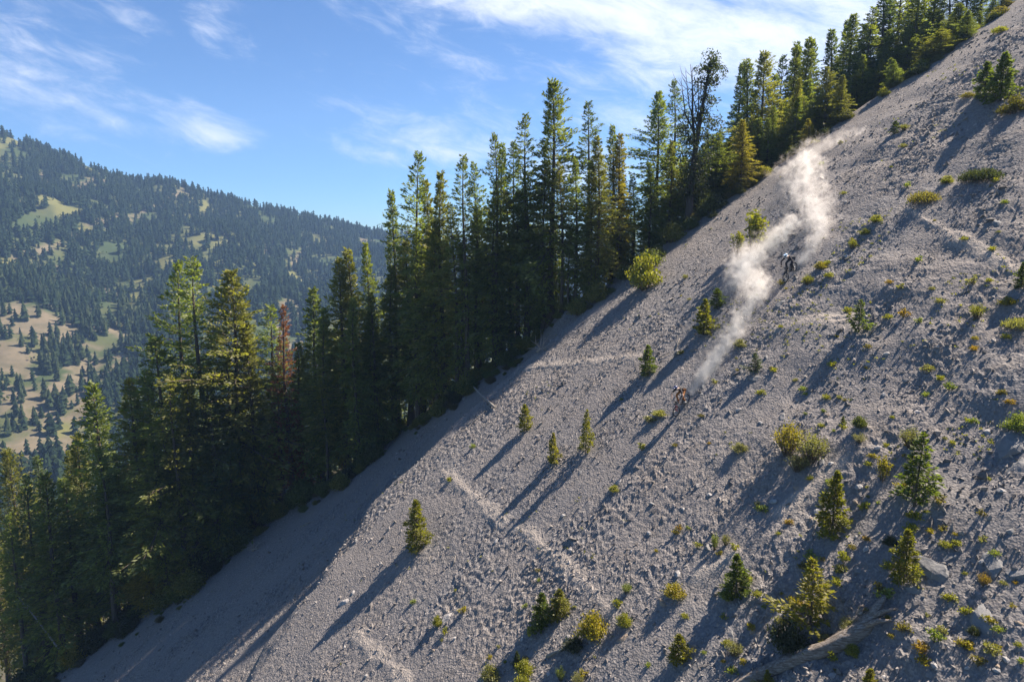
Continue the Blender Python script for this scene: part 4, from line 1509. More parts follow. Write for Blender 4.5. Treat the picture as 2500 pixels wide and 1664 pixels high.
# low ground cover: patches of herbs too small to count
g = np.random.default_rng(919)
x = g.uniform(XA, XB, 60000)
y = g.uniform(YA, YB, 60000)
qx, qy = project(np.stack([x, y, H0(x, y)], -1))
k = (y < yc(x) - 1.5) & (qx > 500) & (qx < 2600) & (qy > 150) & (qy < 1760)
pm = np.clip(2.0 * fbm(x * .13, y * .13, 815, 3) - .25, 0, 1) * (.06 + .94 * sstep(qx, 1450, 2250)) * (.3 + .7 * sstep(qy, 350, 900))
k &= g.random(len(x)) < pm
x, y = x[k][:5200], y[k][:5200]
z = H(x, y) + detail(x, y)
n = len(x)
per = 9
P = np.repeat(np.stack([x, y, z], -1), per, 0) + g.normal(size=(n * per, 3)) * np.array([.055, .055, .015])
D = g.normal(size=(n * per, 3)) * .7 + np.array([0, 0, .9])
V, F, T = kites(g, P, D, .11 * (.5 + .8 * g.random(n * per)), np.full(n * per, .33), 1.2)
gc = obj('ground_cover', mesh_np('ground_cover', V, F, M_LEAF, False, {'tone': T * .4 + .6 * np.repeat(g.random(n), per * 4)}))
gc.color = (.215, .215, .070, 1)
tag(gc, 'sparse yellow-green herbs dotted over the right of the scree', 'herbs', kind='stuff')

# understorey along the forest edge
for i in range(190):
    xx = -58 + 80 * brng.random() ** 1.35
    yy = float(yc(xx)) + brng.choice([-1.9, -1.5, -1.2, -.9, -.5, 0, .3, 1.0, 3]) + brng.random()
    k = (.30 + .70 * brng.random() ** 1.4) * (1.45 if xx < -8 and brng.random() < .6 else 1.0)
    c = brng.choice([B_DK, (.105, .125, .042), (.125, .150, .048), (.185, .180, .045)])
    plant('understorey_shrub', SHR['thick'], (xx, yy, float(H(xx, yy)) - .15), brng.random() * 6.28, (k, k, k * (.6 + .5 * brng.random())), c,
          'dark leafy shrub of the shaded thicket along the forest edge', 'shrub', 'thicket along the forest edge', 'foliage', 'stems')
for i in range(70):
    xx = -58 + 66 * brng.random()
    yy = float(yc(xx)) - .8 - 3.4 * brng.random() ** 2.2
    k = .14 + .34 * brng.random()
    plant('edge_shrub', SHR['thick'], (xx, yy, float(H(xx, yy)) - .08), brng.random() * 6.28, (k, k, k * (.5 + .5 * brng.random())), brng.choice([(.105, .125, .042), (.125, .150, .048), (.16, .155, .05), (.13, .11, .06)]),
          'small shrub straggling out of the thicket onto the shaded scree', 'shrub', 'stragglers below the thicket', 'foliage', 'stems')
for i in range(34):
    xx = brng.uniform(16, 60)
    yy = float(yc(xx)) + brng.choice([.6, 1.2, 2.0])
    k = .25 + .45 * brng.random()
    c = brng.choice([B_YG, (.085, .1, .03), (.12, .12, .03), B_BR])
    plant('crest_shrub', SHR['thick'], (xx, yy, float(H(xx, yy)) - .15), brng.random() * 6.28, (k, k, k * .8), c,
          'low sunlit shrub along the upper crest of the scree', 'shrub', 'shrubs along the upper crest', 'foliage', 'stems')
p = tree_spot(175, 1480, -1.0)
plant('understorey_shrub', SHR['thick'], (p[0], p[1], p[2]), .4, (1.3, 1.3, 1.2), (.26, .21, .03), 'golden-leaved shrub by the leaning white snag', 'shrub', None, 'foliage', 'stems')


# ------------------------------------------------------------------ dead wood
def log_thing():
    px = [(1770, 1700), (1840, 1662), (1900, 1634), (1960, 1608), (2020, 1582), (2070, 1558), (2110, 1528), (2142, 1498), (2158, 1476)]
    rp = [12, 13, 14, 15, 17, 20, 18, 11, 4]
    rng = random.Random(4)
    P, Q = [], []
    for (a, b), r_ in zip(px, rp):
        g = gpix(a, b)
        P.append(Vector(g))
        Q.append(r_ / pxm(g))
    for i, p in enumerate(P):
        p.z += Q[i] * .75 + (.25 * max(0, i - 6))
    o0 = P[4].copy()
    e = empty('fallen_log', o0)
    # resample
    pts, rad = [], []
    for i in range(len(P) - 1):
        for k in range(4):
            s = k / 4
            pts.append(P[i].lerp(P[i + 1], s) - o0)
            rad.append(Q[i] * (1 - s) + Q[i + 1] * s)
    pts.append(P[-1] - o0)
    rad.append(Q[-1])
    tb = MB()
    n = 20
    groove = [1 + .10 * math.sin(j * 2.1) + .06 * rng.uniform(-1, 1) - (.22 if j in (3, 4) else 0) for j in range(n)]
    V, F = [], []
    for i, p in enumerate(pts):
        t = (pts[min(i + 1, len(pts) - 1)] - pts[max(i - 1, 0)]).normalized()
        a = Vector((0, 0, 1)) - t * t.z
        a.normalize()
        b = t.cross(a)
        for j in range(n):
            th = 2 * math.pi * j / n + i * .02
            r_ = rad[i] * groove[j] * (1 + .05 * rng.uniform(-1, 1))
            V.append(p + (a * math.cos(th) + b * math.sin(th)) * r_)
    for i in range(len(pts) - 1):
        for j in range(n):
            F.append((i * n + j, i * n + (j + 1) % n, (i + 1) * n + (j + 1) % n, (i + 1) * n + j))
    F.append(tuple(range(n - 1, -1, -1)))
    F.append(tuple((len(pts) - 1) * n + j for j in range(n)))
    tb.add(V, F)
    m, t = material('log_wood')
    co = t.n('ShaderNodeTexCoord').outputs['Object']
    mp = t.n('ShaderNodeMapping', i_Vector=co)
    d = (pts[-6] - pts[0]).normalized()
    mp.inputs['Rotation'].default_value = (0, 0, -math.atan2(d.y, d.x))
    mp.inputs['Scale'].default_value = (.6, 9, 9)
    g1 = t.noise(mp.outputs[0], 1.6, 6, .7)
    g2 = t.noise(co, 2.0, 4)
    c = t.ramp(g1, [(.28, (.045, .035, .028)), (.45, (.17, .135, .108)), (.68, (.38, .335, .295))])
    c = t.mix(t.math('MULTIPLY', t.smooth(g2, .5, .7), .5), c, (.15, .105, .075, 1))
    bn = t.n('ShaderNodeBump', i_Strength=.9, i_Distance=.05, i_Height=g1)
    b = t.n('ShaderNodeBsdfPrincipled', i_Base_Color=c, i_Roughness=.9, i_Normal=bn.outputs[0])
    t.n('ShaderNodeOutputMaterial', i_Surface=b.outputs[0])
    tb.build('trunk', m, e)
    for (a0, b0, a1, b1, r0) in [(2118, 1524, 2192, 1502, 6), (2108, 1538, 2178, 1530, 6), (2098, 1515, 2106, 1490, 5)]:
        g, h_ = gpix(a0, b0), gpix(a1, b1)
        A, B = Vector(g) - o0, Vector(h_) - o0
        A.z += .45
        B.z += .35
        rt_ = MB()
        k = r0 / pxm(g)
        rt_.tube([A, A.lerp(B, .5) + Vector((0, 0, .12)), B], [k * 1.3, k, k * .35], 7, wob=.3, rng=rng)
        rt_.build('root', m, e)
    sp_ = MB()
    for (i0, i1, off_) in [(1, 9, .98), (6, 14, 1.0)]:
        q = [pts[i] + Vector((0, -.05, rad[i] * off_)) for i in range(i0, i1)]
        sp_.tube(q, [.03] * len(q), 4)
    sp_.build('split_bark', m, e)
    tag(e, 'long weathered fallen log with upturned roots at the bottom right', 'log')


log_thing()


def snag(name, pts_px, r0, r1, lift, nb, blen, label, cat, mat=M_DEAD, seed=1, up0=.1):
    rng = random.Random(seed)
    P = []
    for i, (a, b) in enumerate(pts_px):
        g = Vector(gpix(a, b)) if lift is None else None
        P.append(g)
    base = P[0].copy()
    e = empty(name, base)
    L = [p - base + Vector((0, 0, up0)) for p in P]
    rad = [r0 + (r1 - r0) * i / (len(L) - 1) for i in range(len(L))]
    tb = MB()
    tb.tube(L, rad, 8, wob=.15, rng=rng)
    tb.build('trunk', mat, e)
    for k in range(nb):
        s = .25 + .7 * rng.random()
        i = min(int(s * (len(L) - 1)), len(L) - 2)
        p = L[i].lerp(L[i + 1], s * (len(L) - 1) - i)
        q = p + Vector((rng.uniform(-1, 1), rng.uniform(-.8, .3), rng.uniform(.1, .9))).normalized() * blen * (.5 + .7 * rng.random())
        bb = MB()
        bb.tube([p, p.lerp(q, .5) + Vector((0, 0, .1 * blen)), q], [r1 * .5 + .008, r1 * .35 + .005, .004], 4, cap=False)
        bb.build('branch', mat, e)
    tag(e, label, cat)


snag('dead_tree', [(1206, 1000), (1182, 975), (1155, 948), (1128, 916), (1100, 890)], .13, .05, None, 12, .8, 'grey fallen dead trunk crossing the forest edge', 'dead tree', seed=3, up0=.25)


def leaning_snag():
    # white dead stem leaning out of the thicket in the lower left corner
    y = float(yc(-45)) - .2
    d0, d1, d2, d3 = ray(128, 1562), ray(85, 1505), ray(52, 1465), ray(44, 1452)
    Pw = [Vector(d * ((y + dy) / d[1])) for d, dy in ((d0, 0), (d1, .4), (d2, .9), (d3, .9))]
    base = Pw[0].copy()
    base.z = float(H(base.x, base.y)) + .0
    e = empty('leaning_snag', base)
    rng = random.Random(6)
    L = [(Pw[0] - base) + (Pw[0] - Pw[1]).normalized() * 1.6] + [p - base for p in Pw]
    tb = MB()
    tb.tube(L, [.11, .10, .08, .05, .03], 7)
    tb.build('trunk', simple('white_wood', (.30, .28, .26), .85), e)
    wm = simple('grey_twigs', (.36, .33, .30), .9)
    for k in range(9):
        p = L[2].lerp(L[3], rng.random())
        sx = rng.choice([-1, 1])
        q = p + Vector((sx * (.5 + .9 * rng.random()), rng.uniform(-.5, .2), rng.uniform(-1.0, .1)))
        bb = MB()
        bb.tube([p, p.lerp(q, .5) + Vector((sx * .1, 0, .35)), q], [.02, .014, .005], 4, cap=False)
        bb.build('branch', wm, e)
    tag(e, 'leaning white dead snag with curled twigs in the lower left corner', 'dead tree')


leaning_snag()


def root_tangle(px, py, size, label, seed):
    g = Vector(gpix(px, py))
    e = empty('root_tangle', g)
    rng = random.Random(seed)
    core = MB()
    core.tube([(-.25 * size, 0, .05), (0, -.05, .3 * size), (.3 * size, 0, .2 * size)], [.10, .13, .08], 8, wob=.3, rng=rng)
    core.build('stump', M_DEAD, e)
    for k in range(15):
        a = -0.4 + 3.9 * rng.random()
        L = size * (.5 + .7 * rng.random())
        d = Vector((math.cos(a), rng.uniform(-.5, .4), math.sin(a) * .9))
        p0 = Vector((rng.uniform(-.15, .2), 0, .25 * size))
        p1 = p0 + d * L * .45 + Vector((rng.uniform(-.2, .2), 0, rng.uniform(-.1, .2)))
        p2 = p0 + d * L + Vector((rng.uniform(-.25, .25), 0, rng.uniform(-.2, .3)))
        bb = MB()
        bb.tube([p0, p1, p2], [.055, .035, .012], 5, cap=False)
        bb.build('root', M_DEAD, e)
    tag(e, label, 'dead roots')


root_tangle(1320, 862, 1.5, 'bleached grey root tangle upturned at the forest edge', 2)
root_tangle(622, 1345, 1.1, 'dim dead roots hanging at the shaded scree edge low on the left', 5)


def stick(px0, py0, px1, py1, r_, label, name='dead_branch', group=None):
    a, b = Vector(gpix(px0, py0)), Vector(gpix(px1, py1))
    e = MB()
    rng = random.Random(px0)
    mid = a.lerp(b, .5) + Vector((rng.uniform(-.1, .1), 0, .12))
    c = a.copy()
    e.tube([a - c + Vector((0, 0, .05)), mid - c, b - c + Vector((0, 0, .10))], [r_, r_ * .8, r_ * .35], 5)
    tw = mid.lerp(b, .4) - c
    e.tube([tw, tw + Vector((rng.uniform(-.3, .3), -.1, .25))], [r_ * .5, r_ * .2], 4)
    o = e.build(name, M_DEAD)
    o.location = c
    tag(o, label, 'branch', group)


for s_ in [(1650, 850, 1660, 825, .05, 'pale stick on the gravel left of the dust trail'), (2348, 725, 2362, 700, .05, 'white stick, left one of two on the right slope'),
           (2345, 728, 2368, 712, .05, 'white stick, right one of two on the right slope'), (2255, 845, 2272, 862, .05, 'short grey stick above the bright herbs on the right'),
           (1105, 1378, 1112, 1358, .05, 'bleached twig on the lit slope below the broad sapling'), (1048, 1375, 1052, 1356, .035, 'thin bleached twig left of the other bleached twig'),
           (745, 1278, 775, 1272, .05, 'small bleached branch alone on the shaded smooth scree'), (2085, 360, 2098, 345, .03, 'thin stick on the upper slope near the thin dust'),
           (1150, 1040, 1185, 1005, .03, 'thin grey branch below the fallen trunk in the shade'), (1610, 872, 1640, 862, .04, 'dark stick beside the leaning green sapling'),
           (1335, 1605, 1400, 1575, .10, 'dark rotten branch under the golden bush'), (2122, 815, 2150, 795, .05, 'low yellowish branch beside the dark sapling'),
           (945, 1095, 965, 1060, .05, 'dead branch leaning at the shaded forest edge'), (2195, 250, 2203, 235, .03, 'small stick near the bright yellow crest bush')]:
    stick(*s_)


for i in range(26):
    xx = brng.uniform(-50, 12)
    yy = float(yc(xx)) - brng.uniform(-.4, 1.6)
    a_ = brng.uniform(-.6, .9)
    L_ = brng.uniform(.8, 2.6)
    m_ = MB()
    c_ = Vector((xx, yy, float(ground(xx, yy))))
    e_ = Vector((-math.cos(a_) * L_, -math.sin(a_) * L_ * .7, 0))
    e_.z = float(ground(xx + e_.x, yy + e_.y)) - c_.z + brng.uniform(.05, .5)
    m_.tube([Vector((0, 0, .06)), e_ * .5 + Vector((0, 0, .12)), e_], [.05, .035, .012], 5)
    for q in range(3):
        b_ = e_ * (.4 + .2 * q)
        m_.tube([b_ + Vector((0, 0, .08)), b_ + Vector((brng.uniform(-.4, .4), brng.uniform(-.3, .3), brng.uniform(.1, .5)))], [.018, .006], 4)
    o = m_.build('dead_branch', M_DEAD)
    o.location = c_
    tag(o, 'grey dead branch lying along the shaded forest edge', 'branch', 'dead branches along the forest edge')


# ------------------------------------------------------------------ bicycles and riders
M_TYRE = simple('tyre_rubber', (.022, .022, .023), .85)
M_BLACK = simple('black_paint', (.02, .02, .022), .4)
M_ALLOY = simple('alloy', (.45, .45, .46), .35, .8)
M_SKIN = simple('skin', (.50, .33, .25), .6)


def bicycle(e, fcol, frame_col, label):
    mf = simple('frame_paint', frame_col, .35)
    mfork = simple('fork_paint', fcol, .35)
    BB_, RA, FA = Vector((0, 0, .34)), Vector((-.44, 0, .37)), Vector((.80, 0, .37))
    HT_, HB = Vector((.445, 0, .95)), Vector((.50, 0, .82))
    ST = Vector((-.13, 0, .70))
    f = MB()
    f.tube([HB + Vector((0, 0, .02)), BB_ + Vector((.05, 0, .02))], [.035, .032], 8)
    f.tube([HT_ - Vector((0, 0, .04)), ST], [.026, .022], 8)
    f.tube([BB_, ST + Vector((-.02, 0, .06))], [.026, .02], 8)
    f.tube([HT_, HB], [.032, .034], 8)
    for sy in (-1, 1):
        f.tube([BB_ + Vector((-.03, sy * .04, .02)), RA + Vector((0, sy * .075, 0))], [.016, .014], 6)
        f.tube([ST + Vector((.02, sy * .03, -.02)), RA + Vector((0, sy * .075, 0))], [.013, .012], 6)
    f.build('frame', mf, e)
    sh = MB()
    sh.tube([Vector((.02, 0, .47)), Vector((.14, 0, .74))], [.025, .02], 8)
    sh.build('shock', M_BLACK, e)
    fk = MB()
    d = (FA - HT_).normalized()
    for sy in (-1, 1):
        fk.tube([HT_ + Vector((.0, sy * .065, .02)) + Vector((.03, 0, 0)), HB + d * .18 + Vector((.03, sy * .065, 0))], .018, 8)
    fk.tube([HT_ + Vector((.03, -.08, .02)), HT_ + Vector((.03, .08, .02))], .022, 6)
    fk.tube([HB + Vector((.03, -.08, -.02)), HB + Vector((.03, .08, -.02))], .024, 6)
    stan = fk.build('fork_crown', M_BLACK, e)
    lw = MB()
    for sy in (-1, 1):
        lw.tube([HB + d * .10 + Vector((.03, sy * .065, 0)), FA + Vector((0, sy * .065, 0))], [.030, .026], 8)
    lw.tube([HB + d * .16 + Vector((.06, -.065, 0)), HB + d * .16 + Vector((.06, .065, 0))], .02, 6)
    lw.build('fork_legs', mfork, e)
    hb = MB()
    hb.tube([(.44, -.39, 1.05), (.47, -.12, 1.03), (.49, 0, 1.02), (.47, .12, 1.03), (.44, .39, 1.05)], .016, 8)
    hb.tube([HT_, (.49, 0, 1.02)], .028, 8)
    hbo = hb.build('handlebar', M_BLACK, e)
    for sy in (-1, 1):
        gp = MB()
        gp.tube([(.445, sy * .27, 1.047), (.44, sy * .40, 1.052)], .021, 8)
        gp.build('grip', M_TYRE, hbo)
    sd = MB()
    sd.tube([ST, ST + Vector((-.05, 0, .12))], .014, 8)
    sd.build('seat_post', M_ALLOY, e)
    s2 = MB()
    s2.tube([ST + Vector((-.20, 0, .14)), ST + Vector((-.08, 0, .15)), ST + Vector((.10, 0, .13))], [.07, .05, .02], 8)
    s2.build('saddle', M_BLACK, e)
    ck = MB()
    ck.torus(BB_ + Vector((0, -.05, 0)), (1, 0, 0), (0, 0, 1), .075, .008, 20, 6)
    ck.tube([BB_ + Vector((0, -.07, 0)), BB_ + Vector((.165, -.08, 0))], .012, 6)
    ck.tube([BB_ + Vector((0, .07, 0)), BB_ + Vector((-.165, .08, 0))], .012, 6)
    ck.tube([BB_ + Vector((0, -.08, 0)), BB_ + Vector((0, .08, 0))], .02, 8)
    cko = ck.build('crankset', M_BLACK, e)
    for sx, sy in ((.165, -1), (-.165, 1)):
        pd = MB()
        pd.box(BB_ + Vector((sx, sy * .14, 0)), .10, .10, .018)
        pd.build('pedal', M_BLACK, cko)
    ch = MB()
    ch.tube([BB_ + Vector((0, -.05, .078)), RA + Vector((0, -.05, .04))], .005, 4)
    ch.tube([BB_ + Vector((0, -.05, -.078)), RA + Vector((0, -.05, -.05))], .005, 4)
    ch.build('chain', M_ALLOY, e)
    for cc in (RA, FA):
        wE = MB()
        wE.torus(cc, (1, 0, 0), (0, 0, 1), .340, .031, 36, 8)
        wo = wE.build('wheel', M_TYRE, e)
        rm = MB()
        rm.torus(cc, (1, 0, 0), (0, 0, 1), .305, .014, 36, 6)
        rm.build('rim', M_BLACK, wo)
        spk = MB()
        for k in range(16):
            a = 2 * math.pi * k / 16
            spk.tube([cc + Vector((math.cos(a + .3) * .025, .02 * (-1) ** k, math.sin(a + .3) * .025)), cc + Vector((math.cos(a) * .30, 0, math.sin(a) * .30))], .0022, 3, cap=False)
        spk.build('spokes', M_ALLOY, wo)
        hbm = MB()
        hbm.tube([cc + Vector((0, -.06, 0)), cc + Vector((0, .06, 0))], .022, 8)
        hbm.torus(cc + Vector((0, .03, 0)), (1, 0, 0), (0, 0, 1), .08, .006, 20, 4)
        hbm.build('hub', M_ALLOY, wo)
    tag(e, label, 'bicycle', 'mountain bikes')


def skin_obj(name, verts, edges, radii, mat, parent, sub=2, root=0):
    me = bpy.data.meshes.new(name)
    me.from_pydata([tuple(v) for v in verts], edges, [])
    me.materials.append(mat)
    o = obj(name, me, parent)
    md = o.modifiers.new('skin', 'SKIN')
    md.use_smooth_shade = True
    sl = me.skin_vertices[0].data
    for i, r_ in enumerate(radii):
        sl[i].radius = (r_, r_) if not isinstance(r_, tuple) else r_
        sl[i].use_root = (i == root)
    ss_ = o.modifiers.new('smooth', 'SUBSURF')
    ss_.levels = sub
    ss_.render_levels = sub
    return o


def rider(e, hip, sho, head, bar, footF, footB, kneeF, kneeB, col):
    """body posed in the bike's vertical plane; coordinates (forward, left, up) in metres"""
    V3 = lambda a, y=0: Vector((a[0], y, a[1]))
    hipc, shoc, hd = V3(hip), V3(sho), V3(head)
    neck = shoc.lerp(hd, .45)
    jersey = simple('jersey', col['jersey'], .85)
    trouser = simple('trousers', col['trousers'], .85)
    shoe = simple('shoes', col['shoes'], .7)
    helm = simple('helmet_shell', col['helmet'], .3)
    gog = simple('goggles', col['goggle'], .2)
    glove = simple('gloves', col['gloves'], .8)
    elb = {s: Vector((bar[0] - .16, s * .50, (sho[1] + bar[1]) / 2 + .02)) for s in (-1, 1)}
    hand = {s: Vector((bar[0] - .03, s * .34, bar[1] + .03)) for s in (-1, 1)}
    shj = {s: shoc + Vector((-.02, s * .19, -.01)) for s in (-1, 1)}
    hj = {s: hipc + Vector((.02, s * .10, -.04)) for s in (-1, 1)}
    kn = {-1: Vector((kneeF[0], -.22, kneeF[1])), 1: Vector((kneeB[0], .24, kneeB[1]))}
    ft = {-1: Vector((footF[0], -.14, footF[1])), 1: Vector((footB[0], .14, footB[1]))}
    # continuous body
    v, ed, rd = [hipc], [], [.145]

    def chain(start, pts, rs):
        prev = start
        for p, r_ in zip(pts, rs):
            v.append(p)
            rd.append(r_)
            ed.append((prev, len(v) - 1))
            prev = len(v) - 1
        return prev
    bend = Vector((0, 0, .07))
    ch = chain(0, [hipc.lerp(shoc, .35) + bend, hipc.lerp(shoc, .75) + bend * .6, shoc], [.120, .130, .085])
    nk = chain(ch, [neck, neck.lerp(hd, .5), hd, hd + (hd - neck).normalized() * .07], [.055, .060, .092, .07])
    for s in (-1, 1):
        chain(ch, [shj[s], elb[s], hand[s]], [.062, .043, .030])
        chain(0, [hj[s], kn[s], ft[s]], [.092, .062, .042])
    skin_obj('body', v, ed, rd, M_SKIN, e, 2)
    # jersey over torso and upper arms
    v, ed, rd = [hipc + Vector((.05, 0, .01))], [], [.150]
    ch = chain(0, [hipc.lerp(shoc, .35) + bend, hipc.lerp(shoc, .75) + bend * .7, shoc], [.150, .172, .145])
    for s in (-1, 1):
        if col['sleeve'] == 'long':
            chain(ch, [shj[s], elb[s], elb[s].lerp(hand[s], .85)], [.078, .058, .043])
        else:
            chain(ch, [shj[s], shj[s].lerp(elb[s], .75)], [.080, .068])
    skin_obj('jersey', v, ed, rd, jersey, e, 2)
    v, ed, rd = [hipc], [], [.160]
    for s in (-1, 1):
        chain(0, [hj[s], kn[s], kn[s].lerp(ft[s], .82)], [.112, .082, .058])
    skin_obj('trousers', v, ed, rd, trouser, e, 2)
    for s in (-1, 1):
        sb = MB()
        sb.ball(ft[s] + Vector((.06, 0, -.045)), .145, .05, .048, 12, 8)
        sb.build('shoe', shoe, e)
        gl = MB()
        gl.ball(hand[s] + Vector((0, s * .02, 0)), .045, .048, .030, 10, 6)
        for k, ln in enumerate((.055, .062, .058, .046)):
            y_ = s * (.065 - .024 * k)
            b0 = hand[s] + Vector((.03, y_, .0))
            gl.tube([b0, b0 + Vector((.022, 0, -.012)), b0 + Vector((.018, 0, -.012 - ln * .6)), b0 + Vector((-.008, 0, -.015 - ln * .75))], [.010, .010, .009, .007], 6)
        th = hand[s] + Vector((0, -s * .035, -.005))
        gl.tube([th, th + Vector((.008, -s * .012, -.025)), th + Vector((.02, -s * .006, -.05))], [.012, .011, .008], 6)
        gl.build('glove', glove, e)
    # full-face helmet, looking ahead and down the slope
    q = Vector((.96, 0, -.28)).to_track_quat('X', 'Z').to_matrix()
    hm = MB()
    hm.ball(hd + q @ Vector((-.01, 0, .045)), .150, .122, .135, 18, 12, q)
    ho = hm.build('helmet', helm, e)
    cb = MB()
    cb.tube([hd + q @ Vector((-.02, -.115, -.02)), hd + q @ Vector((.10, -.09, -.085)), hd + q @ Vector((.165, 0, -.10)), hd + q @ Vector((.10, .09, -.085)), hd + q @ Vector((-.02, .115, -.02))],
            [.035, .033, .038, .033, .035], 8)
    cb.build('chin_guard', simple('chin_guard', col['chin'], .4), ho)
    vz = MB()
    vz.box(hd + q @ Vector((.185, 0, .105)), .16, .17, .014, q)
    vz.build('visor', helm, ho)
    gg = MB()
    gg.ball(hd + q @ Vector((.115, 0, .0)), .035, .085, .045, 12, 8, q)
    gg.build('goggles', gog, ho)
    if col.get('hips'):
        hp = MB()
        hp.ball(hipc + Vector((-.035, 0, .055)), .135, .165, .120, 14, 10)
        hp.build('hip_pack', simple('black_cloth', col['hips'], .9), e)
    return e


HEAD_AZ = math.atan2(-.60, -.80)


def place_rider(px, py, fcol, frame_col, col, blab, plab, tilt=0.0):
    """px,py: contact point of the front wheel"""
    g = gpix(px, py)
    az_ = HEAD_AZ + tilt
    u = Vector((math.cos(az_), math.sin(az_), 0))
    th = math.atan(-(GX * u.x + GY * u.y))
    th_ = -th                          # the ground falls along u
    sl = math.atan(GX * u.x + GY * u.y)
    d = Vector((u.x * math.cos(sl), u.y * math.cos(sl), math.sin(sl)))
    left = Vector((0, 0, 1)).cross(d).normalized()
    up = d.cross(left)
    # origin: ground below the bottom bracket; front contact is 0.80 m ahead
    front = Vector((g[0], g[1], g[2]))
    org = front - d * .80
    rear = front - d * 1.24
    lift = max(0.0, float(ground(rear.x, rear.y)) - rear.z - .03)
    org = org + Vector((0, 0, lift * .5 + .02))
    e = empty('mountain_bike', org)
    M = Matrix((d, left, up)).transposed()
    e.rotation_euler = M.to_euler()
    bicycle(e, fcol, frame_col, blab)
    r_ = empty('person', org)
    r_.rotation_euler = (0, 0, az_)
    A = -sl

    def loc(x_, z_):
        return (x_ * math.cos(A) + z_ * math.sin(A), -x_ * math.sin(A) + z_ * math.cos(A))
    bar = loc(.44, 1.05)
    fF, fB = loc(.165, .41), loc(-.165, .41)
    hip = (bar[0] - .74, bar[1] + .66)
    sho = (bar[0] - .22, bar[1] + .76)
    head = (bar[0] + .03, bar[1] + .86)
    rider(r_, hip, sho, head, bar, fF, fB, (hip[0] + .40, hip[1] - .36), (hip[0] + .32, hip[1] - .42), col)
    tag(r_, plab, 'person', 'downhill riders')


place_rider(1656, 1014, (.55, .05, .035), (.03, .03, .035),
            dict(jersey=(.035, .030, .032), trousers=(.34, .125, .028), shoes=(.55, .53, .50), helmet=(.035, .05, .14), chin=(.02, .02, .03), goggle=(.03, .03, .04), gloves=(.4, .36, .33), sleeve='short', hips=(.03, .025, .025)),
            'mountain bike with red fork ridden by the front rider', 'front rider crouching in dark shirt, orange trousers and dark blue helmet')
place_rider(1922, 687, (.025, .025, .028), (.03, .03, .032),
            dict(jersey=(.022, .020, .030), trousers=(.020, .022, .032), shoes=(.05, .05, .05), helmet=(.42, .60, .80), chin=(.62, .58, .55), goggle=(.03, .03, .05), gloves=(.02, .02, .022), sleeve='long'),
            'all-black mountain bike ridden by the rear rider', 'rear rider in dark clothes with pale blue helmet leaning over the bars', -.05)


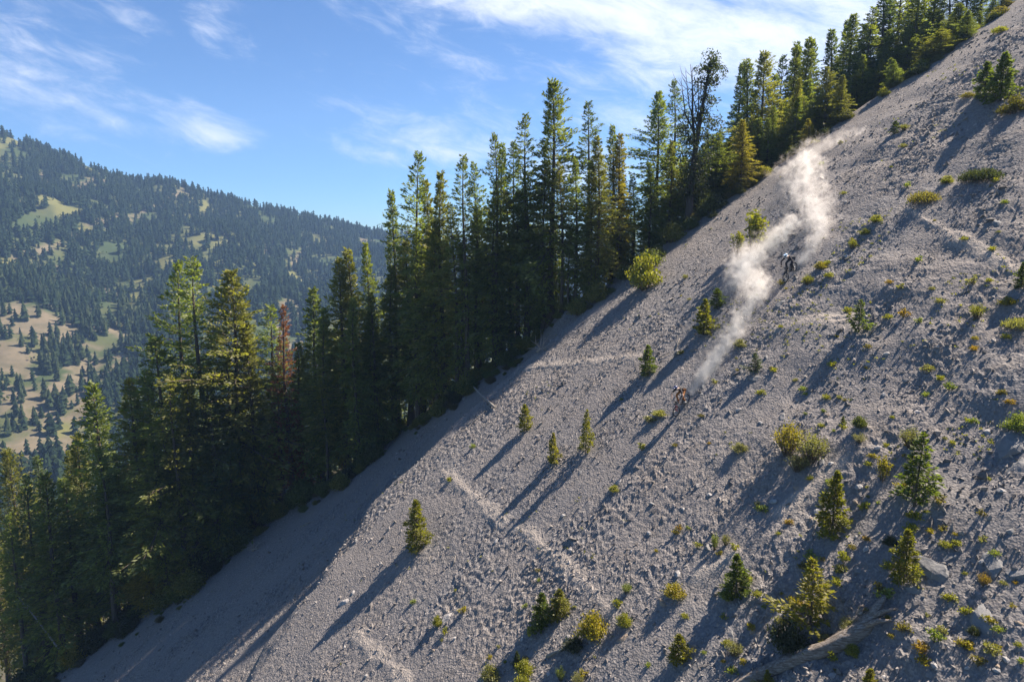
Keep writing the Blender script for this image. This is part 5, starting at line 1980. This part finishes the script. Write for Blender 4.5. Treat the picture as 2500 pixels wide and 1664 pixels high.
# ------------------------------------------------------------------ dust
def dust(name, spots, label, amp, seed):
    pts = []
    for (px, py, rp, dn) in spots:
        g = hit(px, py, H, dt=.3)
        q = pxm(g)
        r_ = rp / q * 1.25
        g = g * (1 - .8 * r_ / np.linalg.norm(g))
        pts.append((Vector(g), r_, dn))
    bm = bmesh.new()
    for c, r_, dn in pts:
        bmesh.ops.create_icosphere(bm, subdivisions=2, radius=r_ * 1.12, matrix=Matrix.Translation(c))
    me = bpy.data.meshes.new(name)
    bm.to_mesh(me)
    bm.free()
    o = obj(name, me)
    rm = o.modifiers.new('hull', 'REMESH')
    rm.mode = 'VOXEL'
    rm.voxel_size = .12
    m, t = material(name + '_volume')
    co = t.n('ShaderNodeNewGeometry').outputs['Position']
    wn = t.n('ShaderNodeTexNoise', i_Vector=co, i_Scale=1.0, i_Detail=4.0)
    wv2 = t.vec('SCALE', t.vec('SUBTRACT', wn.outputs[1], (.5, .5, .5)))
    wv2.node.inputs['Scale'].default_value = .9
    cw = t.vec('ADD', co, wv2)
    f = None
    for (c, r_, dn), (c2, r2, dn2) in zip(pts[:-1], pts[1:]):
        ab = c2 - c
        pa = t.vec('SUBTRACT', cw, tuple(c))
        u = t.math('MULTIPLY', t.vec('DOT_PRODUCT', pa, tuple(ab)), 1 / max(ab.length_squared, 1e-6), clamp=True)
        sc_n = t.n('ShaderNodeVectorMath', operation='SCALE', i_0=tuple(ab))
        t.put(sc_n.inputs['Scale'], u)
        dist = t.vec('DISTANCE', pa, sc_n.outputs[0])
        rr = t.math('MULTIPLY_ADD', u, r2 - r_, r_)
        q = t.math('SUBTRACT', 1.0, t.math('DIVIDE', dist, rr))
        q = t.math('MULTIPLY', q, t.math('MULTIPLY_ADD', u, dn2 - dn, dn))
        f = q if f is None else t.math('MAXIMUM', f, q)
    n1 = t.noise(co, 1.5, 6.0, .66, .8)
    n2 = t.noise(co, .55, 3.0, .5, .3)
    k = t.math('ADD', t.math('MULTIPLY', f, 1.15), t.math('MULTIPLY_ADD', n1, 4.0, -2.38))
    k = t.math('MULTIPLY', t.math('MAXIMUM', k, 0.0), t.smooth(n2, .22, .60))
    den = t.math('MULTIPLY', t.math('MULTIPLY', k, t.smooth(f, 0.0, .25)), amp)
    vs = t.n('ShaderNodeVolumeScatter', i_Color=(.88, .81, .77, 1), i_Density=den, i_Anisotropy=.35)
    t.n('ShaderNodeOutputMaterial', i_Volume=vs.outputs[0])
    try:
        m.cycles.volume_step_rate = .25
    except Exception:
        pass
    me.materials.append(m)
    tag(o, label, 'dust', kind='stuff')
    return o


dust('dust_trail', [(1690, 957, 12, 2.2), (1700, 943, 16, 2.0), (1714, 922, 20, 1.8), (1730, 900, 23, 1.6), (1748, 874, 26, 1.4), (1766, 850, 28, 1.3), (1785, 822, 31, 1.2), (1803, 795, 34, 1.1),
                    (1822, 764, 34, .9), (1842, 730, 40, .95), (1858, 702, 44, 1.0), (1830, 690, 46, 1.0), (1806, 678, 46, 1.0), (1818, 648, 50, 1.1), (1842, 622, 46, 1.1), (1872, 596, 40, 1.0), (1892, 580, 38, 1.0), (1930, 545, 34, .9)],
     'pale dust trail blown up behind the front rider', 1.2, 1)
dust('dust_cloud', [(1955, 640, 13, 2.0), (1968, 624, 18, 1.6), (1984, 602, 25, 1.2), (1998, 575, 30, 1.0), (2008, 545, 40, 1.0), (1985, 518, 44, 1.0), (2020, 500, 40, .85), (1958, 480, 44, .95),
                    (1990, 458, 48, .95), (1940, 445, 40, .85), (1985, 415, 46, .9), (1958, 395, 40, .8), (1990, 368, 40, 1.0), (2025, 352, 34, .9), (2065, 336, 28, .75), (2105, 318, 24, .6), (1925, 408, 34, .75), (1890, 425, 26, .6)],
     'tall drifting dust cloud rising behind the rear rider', .82, 2)

# ------------------------------------------------------------------ haze
if HAZE_DENSITY > 0:
    hb = MB()
    hb.box((0, 1050, 90), 3600, 2400, 546)
    m, t = material('haze')
    vp = t.n('ShaderNodeVolumePrincipled', i_Color=(.38, .60, 1.0, 1), i_Density=HAZE_DENSITY, i_Anisotropy=.2)
    t.n('ShaderNodeOutputMaterial', i_Volume=vp.outputs[0])
    hz = hb.build('haze', m, smooth=False)
    tag(hz, 'thin blue summer haze filling the valley air', 'haze', kind='stuff')
